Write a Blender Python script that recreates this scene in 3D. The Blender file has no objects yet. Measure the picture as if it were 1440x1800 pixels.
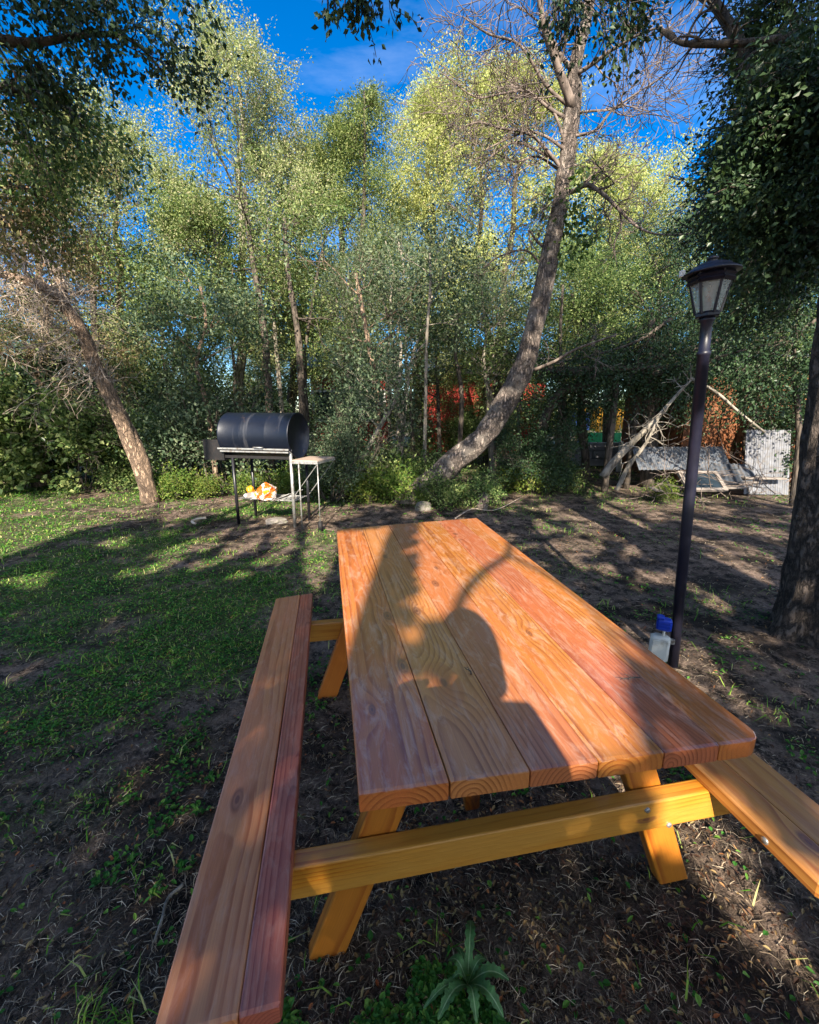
import bpy, math, random
import numpy as np
from mathutils import Vector, Matrix
C = bpy.context.scene
COL = C.collection
rad = math.radians
# ---------------------------------------------------------------- camera, sky, sun, exposure
CAM_H, YAW, PITCH, F = 1.45, rad(10.55), rad(-13.3), 750.0
cam = bpy.data.cameras.new('camera'); cam_o = bpy.data.objects.new('camera', cam); COL.objects.link(cam_o)
cam_o.location = (0, 0, CAM_H); cam_o.rotation_euler = (rad(90) + PITCH, 0, -YAW)
cam.sensor_fit = 'HORIZONTAL'; cam.sensor_width = 36; cam.lens = 36 * F / 1440; cam.clip_start = 0.02; cam.clip_end = 600
C.camera = cam_o
SUN_EL, SUN_AZ = rad(30.7), rad(13.0)          # light travels towards +y, turned 13 degrees to +x
SUN = np.array([-math.sin(SUN_AZ) * math.cos(SUN_EL), -math.cos(SUN_AZ) * math.cos(SUN_EL), math.sin(SUN_EL)])
sl = bpy.data.lights.new('sun', 'SUN'); sl.energy = 5.0; sl.angle = rad(0.5); sl.color = (1.0, 0.9, 0.74)
so = bpy.data.objects.new('sun', sl); COL.objects.link(so); so.location = (0, 0, 30)
so.rotation_euler = Vector(SUN).to_track_quat('Z', 'Y').to_euler()
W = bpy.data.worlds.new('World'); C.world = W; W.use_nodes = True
nt = W.node_tree; nt.nodes.clear()
def N(t, k, **kw):
    n = t.nodes.new(k)
    for a, b in kw.items(): setattr(n, a, b)
    return n
sky = N(nt, 'ShaderNodeTexSky', sky_type='NISHITA'); sky.sun_disc = False
sky.sun_elevation = SUN_EL; sky.sun_rotation = math.atan2(SUN[0], SUN[1]); sky.altitude = 900; sky.air_density = 1.0
sky.dust_density = 0.2; sky.ozone_density = 3.5
hs = N(nt, 'ShaderNodeHueSaturation'); hs.inputs['Saturation'].default_value = 1.45; hs.inputs['Hue'].default_value = 0.505
tc = N(nt, 'ShaderNodeTexCoord'); mp = N(nt, 'ShaderNodeMapping'); mp.inputs['Scale'].default_value = (1.2, 2.2, 5.0); mp.inputs['Rotation'].default_value = (0.1, 0.35, 0.5)
cn = N(nt, 'ShaderNodeTexNoise'); cn.inputs['Scale'].default_value = 1.5; cn.inputs['Detail'].default_value = 7; cn.inputs['Roughness'].default_value = 0.6
cr = N(nt, 'ShaderNodeMapRange'); cr.inputs[1].default_value = 0.5; cr.inputs[2].default_value = 0.85; cr.inputs[4].default_value = 0.2
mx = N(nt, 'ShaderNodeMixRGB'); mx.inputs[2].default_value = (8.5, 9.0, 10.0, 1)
bg = N(nt, 'ShaderNodeBackground'); bg.inputs[1].default_value = 0.088; wo = N(nt, 'ShaderNodeOutputWorld')
L = nt.links.new
L(sky.outputs[0], hs.inputs['Color']); L(hs.outputs[0], mx.inputs[1]); L(tc.outputs['Generated'], mp.inputs[0]); L(mp.outputs[0], cn.inputs[0])
sz = N(nt, 'ShaderNodeSeparateXYZ'); L(tc.outputs['Generated'], sz.inputs[0]); bk = N(nt, 'ShaderNodeMapRange'); bk.inputs[1].default_value = 0.05; bk.inputs[2].default_value = -0.6; bk.inputs[3].default_value = 0; bk.inputs[4].default_value = 0.6  # added unseen cloud bank behind the camera, gives whiter fill light
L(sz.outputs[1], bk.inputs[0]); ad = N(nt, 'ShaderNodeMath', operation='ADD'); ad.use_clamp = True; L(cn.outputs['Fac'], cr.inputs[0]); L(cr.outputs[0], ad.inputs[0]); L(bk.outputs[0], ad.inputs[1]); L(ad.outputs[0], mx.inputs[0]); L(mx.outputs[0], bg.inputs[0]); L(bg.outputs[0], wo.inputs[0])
C.view_settings.view_transform = 'Standard'; C.view_settings.look = 'None'; C.view_settings.exposure = 1.6; C.view_settings.gamma = 1.0
C.cycles.max_bounces = 4; C.cycles.diffuse_bounces = 2; C.cycles.transmission_bounces = 4; C.cycles.transparent_max_bounces = 6

# ---------------------------------------------------------------- measuring helpers (photo pixel -> point on a plane / at a depth)
_f = np.array([math.sin(YAW) * math.cos(PITCH), math.cos(YAW) * math.cos(PITCH), math.sin(PITCH)])
_r = np.array([math.cos(YAW), -math.sin(YAW), 0]); _u = np.cross(_r, _f)
CP = np.array([0, 0, CAM_H])
def ray(px, py): return _f + _r * (px - 720) / F - _u * (py - 900) / F
def G(px, py, z=0.0):
    d = ray(px, py); return CP + d * ((z - CAM_H) / d[2])
def D(px, py, dist):
    """point seen at that pixel, dist metres ahead (horizontally, along the view heading)"""
    d = ray(px, py); h = d[0] * math.sin(YAW) + d[1] * math.cos(YAW); return CP + d * (dist / h)
def hbase(px, dist): p = D(px, 723, dist); return np.array([p[0], p[1], 0.0])
def base(px, dist):
    """ground point dist metres ahead that shows in that pixel column"""
    c = (px - 720) / F * (dist * math.cos(PITCH) - CAM_H * math.sin(PITCH)); hd = np.array([math.sin(YAW), math.cos(YAW), 0]); return hd * dist + _r * c
def onplane(px, py, y): d = ray(px, py); return CP + d * (y / d[1])
def lift(p, z): return p + SUN * ((z - p[2]) / SUN[2])
def uv(p): q = p - SUN * (p[..., 2:3] / SUN[2]); return q[..., :2]

# ---------------------------------------------------------------- object helpers
def tag(o, label=None, cat=None, group=None, kind=None):
    if label: o['label'] = label
    if cat: o['category'] = cat
    if group: o['group'] = group
    if kind: o['kind'] = kind
    return o
def thing(name, label, cat, loc=(0, 0, 0), group=None):
    o = bpy.data.objects.new(name, None); COL.objects.link(o); o.location = [float(v) for v in loc]; o.empty_display_size = 0.1
    return tag(o, label, cat, group)
def link(name, me, parent=None, loc=None, rot=None):
    o = bpy.data.objects.new(name, me); COL.objects.link(o)
    if parent is not None: o.parent = parent
    if loc is not None: o.location = [float(v) for v in loc]
    if rot is not None: o.rotation_euler = rot
    return o
class MB:
    """collects arrays of verts / faces into one mesh"""
    def __init__(s): s.v = []; s.f = []; s.m = []; s.n = 0
    def add(s, v, f, mi=0):
        v = np.asarray(v, float).reshape(-1, 3); s.v.append(v)
        s.f += [tuple(int(i) + s.n for i in q) for q in f]; s.m += [mi] * len(f); s.n += len(v)
    def quads(s, v, mi=0):          # v: (n,4,3)
        v = np.asarray(v, float); n = len(v); s.v.append(v.reshape(-1, 3))
        q = (np.arange(n * 4).reshape(n, 4) + s.n).tolist(); s.f += [tuple(a) for a in q]; s.m += [mi] * n; s.n += 4 * n
    def mesh(s, name, mats, smooth=True):
        me = bpy.data.meshes.new(name); v = np.concatenate(s.v) if s.v else np.zeros((0, 3))
        me.from_pydata(v.tolist(), [], s.f)
        for m in (mats if isinstance(mats, (list, tuple)) else [mats]): me.materials.append(m)
        me.polygons.foreach_set('material_index', np.array(s.m, dtype=np.int32))
        me.polygons.foreach_set('use_smooth', np.full(len(s.f), smooth)); me.update(); return me
    def build(s, name, mats, parent=None, smooth=True, loc=None, rot=None):
        return link(name, s.mesh(name, mats, smooth), parent, loc, rot)
    def box(s, c, size, R=None, mi=0, bev=0.0):
        x, y, z = [a / 2 for a in size]; b = min(bev, x * .9, y * .9, z * .9)
        if b <= 0:
            v = np.array([(i, j, k) for k in (-z, z) for (i, j) in ((-x, -y), (x, -y), (x, y), (-x, y))]); f = [(0, 3, 2, 1), (4, 5, 6, 7), (0, 1, 5, 4), (1, 2, 6, 5), (2, 3, 7, 6), (3, 0, 4, 7)]
        else:
            ring = lambda a, c_, k: [(a - b, -c_, k), (a, -c_ + b, k), (a, c_ - b, k), (a - b, c_, k), (-a + b, c_, k), (-a, c_ - b, k), (-a, -c_ + b, k), (-a + b, -c_, k)]
            v = np.array(ring(x - b, y - b, -z) + ring(x, y, -z + b) + ring(x, y, z - b) + ring(x - b, y - b, z)); f = [tuple(range(7, -1, -1)), tuple(range(24, 32))]
            for r_ in range(3): f += [(r_ * 8 + i, r_ * 8 + (i + 1) % 8, r_ * 8 + 8 + (i + 1) % 8, r_ * 8 + 8 + i) for i in range(8)]
        if R is not None: v = v @ np.asarray(R).T
        s.add(v + np.asarray(c, float), f, mi)
    def tube(s, pts, r, n=6, mi=0, cap=True, rough=0.0, rng=None):
        pts = np.asarray(pts, float); r = np.broadcast_to(np.asarray(r, float), (len(pts),)); T = np.gradient(pts, axis=0); T /= np.linalg.norm(T, axis=1)[:, None] + 1e-9
        a = np.array([0, 0, 1.0]) if abs(T[0][2]) < 0.9 else np.array([1.0, 0, 0]); V = []; th = np.arange(n) * 2 * math.pi / n
        for i, t in enumerate(T):
            a = a - t * (a @ t); a /= np.linalg.norm(a) + 1e-9; b = np.cross(t, a)
            rr = r[i] * (1 + (rough * rng.normal(size=n) if rough else 0))
            V.append(pts[i] + (np.cos(th) * rr)[:, None] * a + (np.sin(th) * rr)[:, None] * b)
        f = [(k * n + i, k * n + (i + 1) % n, k * n + n + (i + 1) % n, k * n + n + i) for k in range(len(pts) - 1) for i in range(n)]
        if cap: f += [tuple(range(n - 1, -1, -1)), tuple(range((len(pts) - 1) * n, len(pts) * n))]
        s.add(np.concatenate(V), f, mi)
    def lathe(s, prof, n=24, mi=0, M=None, sharp=False):
        th = np.arange(n) * 2 * math.pi / n; V = np.concatenate([np.stack([r * np.cos(th), r * np.sin(th), np.full(n, z)], 1) for r, z in prof])
        if M is not None: V = V @ np.asarray(M)[:3, :3].T + np.asarray(M)[:3, 3]
        s.add(V, [(k * n + i, k * n + (i + 1) % n, k * n + n + (i + 1) % n, k * n + n + i) for k in range(len(prof) - 1) for i in range(n)], mi)
def spline(pts, m=4):
    """Catmull-Rom through the points"""
    P = np.asarray(pts, float)
    if len(P) < 3: return P
    Q = np.vstack([2 * P[0] - P[1], P, 2 * P[-1] - P[-2]]); out = []
    for i in range(1, len(Q) - 2):
        for t in np.arange(m) / m:
            out.append(0.5 * (2 * Q[i] + (Q[i + 1] - Q[i - 1]) * t + (2 * Q[i - 1] - 5 * Q[i] + 4 * Q[i + 1] - Q[i + 2]) * t * t + (3 * Q[i] - Q[i - 1] - 3 * Q[i + 1] + Q[i + 2]) * t ** 3))
    out.append(Q[-2]); return np.array(out)
def smoothnoise(x, y, sc, seed):
    """cheap value noise on arrays, 0..1"""
    rs = np.random.RandomState(seed); T = rs.rand(64, 64); x = np.asarray(x) / sc + 31.3; y = np.asarray(y) / sc + 17.7
    i = np.floor(x).astype(int); j = np.floor(y).astype(int); u = x - i; v = y - j; u = u * u * (3 - 2 * u); v = v * v * (3 - 2 * v)
    g = lambda a, b: T[a % 64, b % 64]
    return (g(i, j) * (1 - u) + g(i + 1, j) * u) * (1 - v) + (g(i, j + 1) * (1 - u) + g(i + 1, j + 1) * u) * v
def inpoly(x, y, poly):
    c = np.zeros(np.shape(x), bool); p = np.asarray(poly); j = len(p) - 1
    for i in range(len(p)):
        xi, yi, xj, yj = p[i][0], p[i][1], p[j][0], p[j][1]
        c ^= ((yi > y) != (yj > y)) & (x < (xj - xi) * (y - yi) / (yj - yi + 1e-12) + xi); j = i
    return c

# ---------------------------------------------------------------- materials
def mat(name):
    m = bpy.data.materials.new(name); m.use_nodes = True; t = m.node_tree; return m, t, t.nodes['Principled BSDF']
def ramp(t, stops, src=None):
    n = N(t, 'ShaderNodeValToRGB'); e = n.color_ramp.elements
    while len(e) < len(stops): e.new(0.5)
    for q, (p, c) in zip(e, stops): q.position = p; q.color = (*c, 1)
    if src is not None: t.links.new(src, n.inputs[0])
    return n
def noise(t, sc, det=4, rough=0.55, vec=None, dist=0.0):
    n = N(t, 'ShaderNodeTexNoise'); n.inputs['Scale'].default_value = sc; n.inputs['Detail'].default_value = det; n.inputs['Roughness'].default_value = rough; n.inputs['Distortion'].default_value = dist
    if vec is not None: t.links.new(vec, n.inputs[0])
    return n
def mapping(t, src, scale):
    n = N(t, 'ShaderNodeMapping'); n.inputs['Scale'].default_value = scale; t.links.new(src, n.inputs[0]); return n
def bump(t, bs, src, strength=0.3, dist=0.01):
    b = N(t, 'ShaderNodeBump'); b.inputs['Strength'].default_value = strength; b.inputs['Distance'].default_value = dist
    t.links.new(src, b.inputs['Height']); t.links.new(b.outputs[0], bs.inputs['Normal']); return b
def math_(t, op, a, b=None, c=None):
    n = N(t, 'ShaderNodeMath', operation=op)
    for i, v in enumerate((a, b, c)):
        if v is None: continue
        if isinstance(v, (int, float)): n.inputs[i].default_value = v
        else: t.links.new(v, n.inputs[i])
    return n.outputs[0]
def mixc(t, fac, a, b, mode='MIX'):
    n = N(t, 'ShaderNodeMixRGB', blend_type=mode)
    for i, v in enumerate((fac, a, b)):
        if isinstance(v, (int, float)): n.inputs[i].default_value = v
        elif isinstance(v, tuple): n.inputs[i].default_value = (*v, 1)
        else: t.links.new(v, n.inputs[i])
    return n.outputs[0]

def wood(name, early, late, big_knot=None, knot=(0.17, 0.055, 0.028), rough=0.36, ring=0.011, coat=0.3, blotch=None, wear=0.0):
    """varnished softwood sawn from a log: 3-D growth rings round a pith line, so faces show grain and ends show arcs"""
    m, t, bs = mat(name); co = N(t, 'ShaderNodeTexCoord'); oi = N(t, 'ShaderNodeObjectInfo')
    rnd = oi.outputs['Random']; off = N(t, 'ShaderNodeCombineXYZ')
    t.links.new(math_(t, 'MULTIPLY', rnd, 7.3), off.inputs[0]); t.links.new(math_(t, 'MULTIPLY', rnd, 31.7), off.inputs[1])
    va = N(t, 'ShaderNodeVectorMath', operation='ADD'); t.links.new(co.outputs['Object'], va.inputs[0]); t.links.new(off.outputs[0], va.inputs[1])
    sx = N(t, 'ShaderNodeSeparateXYZ'); t.links.new(co.outputs['Object'], sx.inputs[0])
    wob = noise(t, 1.0, 3, 0.5, mapping(t, va.outputs[0], (3.0, 0.9, 3.0)).outputs[0])
    wob2 = noise(t, 1.0, 2, 0.5, mapping(t, va.outputs[0], (22, 3.0, 22)).outputs[0])
    # knots: sparse cells, stretched along the grain for the bending of the rings around them
    kv = N(t, 'ShaderNodeTexVoronoi', feature='F1', voronoi_dimensions='2D'); t.links.new(mapping(t, va.outputs[0], (7.5, 3.1, 1)).outputs[0], kv.inputs[0]); kv.inputs['Scale'].default_value = 1.0; kv.inputs['Randomness'].default_value = 1.0
    kd = kv.outputs['Distance']; sel = N(t, 'ShaderNodeSeparateColor'); t.links.new(kv.outputs['Color'], sel.inputs[0])
    on = math_(t, 'GREATER_THAN', sel.outputs[0], 0.62)
    bend = math_(t, 'MULTIPLY', math_(t, 'MULTIPLY', math_(t, 'POWER', math_(t, 'MAXIMUM', math_(t, 'SUBTRACT', 1.0, math_(t, 'MULTIPLY', kd, 2.2)), 0.0), 2.0), 0.030), on)
    ox = math_(t, 'MULTIPLY', math_(t, 'SUBTRACT', math_(t, 'FRACT', math_(t, 'MULTIPLY', rnd, 17.0)), 0.5), 0.11)
    oz = math_(t, 'ADD', math_(t, 'MULTIPLY', math_(t, 'FRACT', math_(t, 'MULTIPLY', rnd, 57.0)), -0.05), -0.022)
    dx = math_(t, 'ADD', math_(t, 'SUBTRACT', sx.outputs[0], ox), math_(t, 'MULTIPLY', math_(t, 'SUBTRACT', wob.outputs[0], 0.5), 0.05))
    dz = math_(t, 'ADD', math_(t, 'SUBTRACT', sx.outputs[2], oz), math_(t, 'MULTIPLY', math_(t, 'SUBTRACT', wob2.outputs[0], 0.5), 0.006))
    r_ = math_(t, 'SQRT', math_(t, 'ADD', math_(t, 'MULTIPLY', dx, dx), math_(t, 'MULTIPLY', dz, dz)))
    r_ = math_(t, 'ADD', r_, math_(t, 'ADD', bend, math_(t, 'MULTIPLY', wob.outputs[0], 0.022)))
    if big_knot:
        ex = math_(t, 'DIVIDE', math_(t, 'SUBTRACT', sx.outputs[0], big_knot[0]), 0.040); ey = math_(t, 'DIVIDE', math_(t, 'SUBTRACT', sx.outputs[1], big_knot[1]), 0.085)
        kr = math_(t, 'SQRT', math_(t, 'ADD', math_(t, 'MULTIPLY', ex, ex), math_(t, 'MULTIPLY', ey, ey))); kr = math_(t, 'ADD', kr, math_(t, 'MULTIPLY', math_(t, 'SUBTRACT', wob.outputs[0], 0.5), 0.9))
        bl_ = math_(t, 'MULTIPLY', math_(t, 'POWER', 2.7183, math_(t, 'MULTIPLY', math_(t, 'MULTIPLY', kr, kr), -0.55)), 0.055); r_ = math_(t, 'ADD', r_, bl_)
    fr = math_(t, 'FRACT', math_(t, 'DIVIDE', r_, ring))
    prof = ramp(t, [(0.0, (0, 0, 0)), (0.5, (0.16,) * 3), (0.86, (1, 1, 1)), (0.93, (0.9,) * 3), (1.0, (0, 0, 0))], fr)
    fib = noise(t, 1.0, 4, 0.7, mapping(t, va.outputs[0], (420, 9, 420)).outputs[0])
    col = mixc(t, prof.outputs[0], early, late)
    big = noise(t, 1.0, 4, 0.6, mapping(t, va.outputs[0], (7, 1.6, 7)).outputs[0])
    if blotch: col = mixc(t, ramp(t, [(0.42, (0, 0, 0)), (0.62, (0.85,) * 3)], big.outputs[0]).outputs[0], col, blotch)
    col = mixc(t, ramp(t, [(0.3, (0, 0, 0)), (0.75, (0.34,) * 3)], fib.outputs[0]).outputs[0], col, tuple(c * 0.42 for c in late))
    hue = N(t, 'ShaderNodeHueSaturation'); t.links.new(col, hue.inputs['Color'])
    t.links.new(math_(t, 'ADD', math_(t, 'MULTIPLY', math_(t, 'FRACT', math_(t, 'MULTIPLY', rnd, 91.0)), 0.18), 0.91), hue.inputs['Value'])
    t.links.new(math_(t, 'ADD', math_(t, 'MULTIPLY', math_(t, 'FRACT', math_(t, 'MULTIPLY', rnd, 41.0)), 0.012), 0.497), hue.inputs['Hue'])
    col = hue.outputs[0]
    if wear:    # chalky pale marks where the coat has dried out, running along the grain
        wn = noise(t, 1.0, 8, 0.72, mapping(t, va.outputs[0], (38, 9, 38)).outputs[0], 0.8)
        wm = ramp(t, [(0.48, (0, 0, 0)), (0.74, (wear,) * 3)], wn.outputs[0]); col = mixc(t, math_(t, 'MULTIPLY', wm.outputs[0], math_(t, 'GREATER_THAN', sx.outputs[2], -0.004)), col, (0.70, 0.47, 0.35))
    ksz = math_(t, 'DIVIDE', kd, math_(t, 'ADD', math_(t, 'MULTIPLY', sel.outputs[1], 0.8), 0.35)); kcore = ramp(t, [(0.03, (0.9,) * 3), (0.05, (0.45,) * 3), (0.085, (0.75,) * 3), (0.13, (0, 0, 0))], math_(t, 'ADD', ksz, math_(t, 'MULTIPLY', math_(t, 'SUBTRACT', wob2.outputs[0], 0.5), 0.06)))
    col = mixc(t, math_(t, 'MULTIPLY', kcore.outputs[0], on), col, knot)
    if big_knot:
        col = mixc(t, ramp(t, [(0.25, (0.6,) * 3), (0.85, (0.35,) * 3), (1.3 / 1.4, (0, 0, 0))], math_(t, 'DIVIDE', kr, 1.4)).outputs[0], col, (0.36, 0.085, 0.025)); col = mixc(t, ramp(t, [(0.22, (0.85,) * 3), (0.36, (0, 0, 0))], kr).outputs[0], col, (0.10, 0.03, 0.02))
    t.links.new(col, bs.inputs['Base Color'])
    rr = N(t, 'ShaderNodeMapRange'); rr.inputs[3].default_value = rough - 0.06; rr.inputs[4].default_value = rough + 0.22; t.links.new(big.outputs[0], rr.inputs[0]); t.links.new(rr.outputs[0], bs.inputs['Roughness'])
    bs.inputs['Coat Weight'].default_value = coat; bs.inputs['Coat Roughness'].default_value = 0.17; bs.inputs['Coat IOR'].default_value = 1.65
    bump(t, bs, math_(t, 'ADD', math_(t, 'MULTIPLY', prof.outputs[0], 0.6), fib.outputs[0]), 0.35, 0.0012)
    return m
M = {}
M['table'] = wood('stained tabletop pine', (0.60, 0.20, 0.045), (0.30, 0.062, 0.012), blotch=(0.60, 0.155, 0.035), rough=0.28, coat=1.0, wear=0.62, ring=0.012)
M['table_pale'] = wood('pale tabletop pine', (0.54, 0.165, 0.065), (0.27, 0.062, 0.02), blotch=(0.54, 0.145, 0.045), rough=0.33, coat=1.0, wear=0.5, ring=0.010)
M['bench_a'] = wood('orange bench pine', (0.57, 0.215, 0.085), (0.36, 0.095, 0.028), blotch=(0.60, 0.20, 0.09), rough=0.42, coat=0.3, ring=0.016, wear=0.25)
M['bench_b'] = wood('red bench pine', (0.50, 0.135, 0.075), (0.30, 0.055, 0.03), rough=0.40, coat=0.3, ring=0.008, wear=0.3)
M['bench_c'] = wood('amber bench pine', (0.64, 0.29, 0.06), (0.38, 0.12, 0.02), blotch=(0.58, 0.22, 0.05), rough=0.36, coat=0.4, ring=0.02, wear=0.2)
M['beam'] = wood('amber frame pine', (0.56, 0.225, 0.022), (0.42, 0.125, 0.009), blotch=(0.50, 0.24, 0.04), rough=0.36, coat=0.4, ring=0.012)
M['leg'] = wood('orange frame pine', (0.50, 0.15, 0.016), (0.34, 0.075, 0.008), rough=0.38, coat=0.35, ring=0.02)

def bark(name, a, b, sc=14, stretch=0.25, bstr=0.9, bd=0.03, patch=None):
    m, t, bs = mat(name); co = N(t, 'ShaderNodeTexCoord'); mpp = mapping(t, co.outputs['Object'], (1, 1, stretch))
    v = N(t, 'ShaderNodeTexVoronoi', feature='DISTANCE_TO_EDGE'); v.inputs['Scale'].default_value = sc
    nz = noise(t, sc * 0.6, 6, 0.7, mpp.outputs[0]); mxv = N(t, 'ShaderNodeMixRGB'); mxv.inputs[0].default_value = 0.12; t.links.new(mpp.outputs[0], mxv.inputs[1]); t.links.new(nz.outputs['Color'], mxv.inputs[2]); t.links.new(mxv.outputs[0], v.inputs[0])
    h = math_(t, 'ADD', math_(t, 'MULTIPLY', math_(t, 'MINIMUM', v.outputs[0], 0.25), 2.4), math_(t, 'MULTIPLY', nz.outputs[0], 0.6))
    c = ramp(t, [(0.2, a), (0.75, b)], h)
    col = c.outputs[0]
    if patch:
        n2 = noise(t, 5, 5, 0.65, co.outputs['Object']); col = mixc(t, ramp(t, [(0.5, (0, 0, 0)), (0.6, (0.8,) * 3)], n2.outputs[0]).outputs[0], col, patch)
    t.links.new(col, bs.inputs['Base Color']); bs.inputs['Roughness'].default_value = 0.9; bump(t, bs, h, bstr, bd); return m
M['bark_pine'] = bark('rough pine bark', (0.012, 0.009, 0.008), (0.15, 0.115, 0.095), 24, 0.45, 1.0, 0.08)
M['bark_dead'] = bark('grey brown bark', (0.03, 0.023, 0.019), (0.26, 0.205, 0.175), 26, 0.28, 1.0, 0.06, patch=(0.40, 0.34, 0.29))
M['bark_tan'] = bark('tan bark', (0.09, 0.06, 0.042), (0.42, 0.29, 0.20), 26, 0.3, 1.0, 0.04)
M['bark_dark'] = bark('dark bark', (0.02, 0.016, 0.013), (0.115, 0.09, 0.07), 12, 0.25, 0.8, 0.03)
M['bark_grey'] = bark('pale grey bark', (0.08, 0.07, 0.055), (0.30, 0.26, 0.21), 10, 0.3, 0.6, 0.02)
M['twig'] = bark('bare twig bark', (0.05, 0.037, 0.03), (0.20, 0.155, 0.13), 10, 0.3, 0.3, 0.004)
M['twig_pale'] = bark('pale dry twig bark', (0.16, 0.12, 0.09), (0.42, 0.34, 0.27), 10, 0.3, 0.3, 0.004)

def leafmat(name, stops, trans=0.35, rough=0.55, spec=0.2):
    m, t, bs = mat(name); g = N(t, 'ShaderNodeNewGeometry'); c = ramp(t, stops, g.outputs['Random Per Island'])
    co = N(t, 'ShaderNodeTexCoord'); oi = N(t, 'ShaderNodeObjectInfo'); n = noise(t, 0.9, 3, 0.5, co.outputs['Object'])
    h = N(t, 'ShaderNodeHueSaturation'); t.links.new(c.outputs[0], h.inputs['Color'])
    t.links.new(math_(t, 'ADD', math_(t, 'MULTIPLY', n.outputs[0], 0.9), 0.55), h.inputs['Value']); t.links.new(math_(t, 'ADD', math_(t, 'MULTIPLY', oi.outputs['Random'], 0.03), 0.485), h.inputs['Hue'])
    t.links.new(h.outputs[0], bs.inputs['Base Color']); bs.inputs['Roughness'].default_value = rough; bs.inputs['Specular IOR Level'].default_value = spec
    tr = N(t, 'ShaderNodeBsdfTranslucent'); ms = N(t, 'ShaderNodeMixShader'); ms.inputs[0].default_value = trans
    bright = mixc(t, 1.0, h.outputs[0], (1.3, 1.4, 0.8), 'MULTIPLY'); t.links.new(bright, tr.inputs[0])
    t.links.new(bs.outputs[0], ms.inputs[1]); t.links.new(tr.outputs[0], ms.inputs[2]); t.links.new(ms.outputs[0], t.nodes['Material Output'].inputs[0]); return m
M['leaf_olive'] = leafmat('olive leaves', [(0, (0.15, 0.18, 0.08)), (0.45, (0.26, 0.29, 0.12)), (0.8, (0.36, 0.37, 0.19)), (1, (0.44, 0.36, 0.26))])
M['leaf_lime'] = leafmat('yellow green leaves', [(0, (0.22, 0.26, 0.09)), (0.5, (0.35, 0.38, 0.13)), (0.9, (0.46, 0.47, 0.19)), (1, (0.50, 0.40, 0.26))])
M['leaf_mid'] = leafmat('mid green leaves', [(0, (0.035, 0.07, 0.022)), (0.5, (0.11, 0.17, 0.05)), (1, (0.32, 0.36, 0.14))])
M['leaf_dark'] = leafmat('dark glossy leaves', [(0, (0.018, 0.04, 0.02)), (0.6, (0.035, 0.07, 0.028)), (1, (0.07, 0.11, 0.045))], 0.18, 0.42, 0.3)
M['leaf_grey'] = leafmat('grey green leaves', [(0, (0.035, 0.065, 0.035)), (0.5, (0.08, 0.12, 0.065)), (1, (0.20, 0.24, 0.14))], 0.25)
M['leaf_bright'] = leafmat('fresh green leaves', [(0, (0.05, 0.11, 0.02)), (0.5, (0.12, 0.20, 0.035)), (1, (0.28, 0.31, 0.08))], 0.4)
M['leaf_brown'] = leafmat('browned leaves', [(0, (0.12, 0.12, 0.05)), (0.4, (0.22, 0.21, 0.09)), (0.8, (0.34, 0.26, 0.15)), (1, (0.4, 0.24, 0.15))])
M['grass'] = leafmat('grass blades', [(0, (0.06, 0.17, 0.015)), (0.5, (0.13, 0.28, 0.03)), (0.8, (0.30, 0.40, 0.07)), (1, (0.55, 0.50, 0.22))], 0.3)
M['grass_lush'] = leafmat('low clover leaves', [(0, (0.02, 0.09, 0.015)), (0.6, (0.05, 0.18, 0.025)), (1, (0.16, 0.30, 0.05))], 0.25)
M['straw'] = leafmat('dry straw', [(0, (0.03, 0.022, 0.016)), (0.5, (0.085, 0.062, 0.043)), (0.82, (0.34, 0.26, 0.18)), (1, (0.62, 0.52, 0.37))], 0.1)
M['dead_leaf'] = leafmat('fallen leaves', [(0, (0.035, 0.018, 0.012)), (0.5, (0.10, 0.05, 0.028)), (0.7, (0.24, 0.14, 0.06)), (0.92, (0.34, 0.27, 0.12)), (1, (0.35, 0.10, 0.03))], 0.15)

def plain(name, col, rough=0.5, metal=0.0, vary=0.25, sc=8, bstr=0.0, dirt=None, spec=0.5):
    m, t, bs = mat(name); co = N(t, 'ShaderNodeTexCoord'); n = noise(t, sc, 6, 0.65, co.outputs['Object'])
    c = ramp(t, [(0.3, tuple(v * (1 - vary) for v in col)), (0.7, tuple(min(1, v * (1 + vary)) for v in col))], n.outputs[0]); out = c.outputs[0]
    if dirt:
        n2 = noise(t, sc * 2.3, 8, 0.7, co.outputs['Object']); out = mixc(t, ramp(t, [(0.5, (0, 0, 0)), (0.62, (0.8,) * 3)], n2.outputs[0]).outputs[0], out, dirt)
    t.links.new(out, bs.inputs['Base Color']); bs.inputs['Roughness'].default_value = rough; bs.inputs['Metallic'].default_value = metal; bs.inputs['Specular IOR Level'].default_value = spec
    if bstr: bump(t, bs, n.outputs[0], bstr, 0.01)
    return m
M['black_metal'] = plain('black painted metal', (0.012, 0.012, 0.016), 0.38, 0.0, 0.3, 20)
M['post_paint'] = plain('satin black post paint', (0.010, 0.010, 0.022), 0.42, 0.0, 0.3, 14, dirt=(0.016, 0.015, 0.028))
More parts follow.
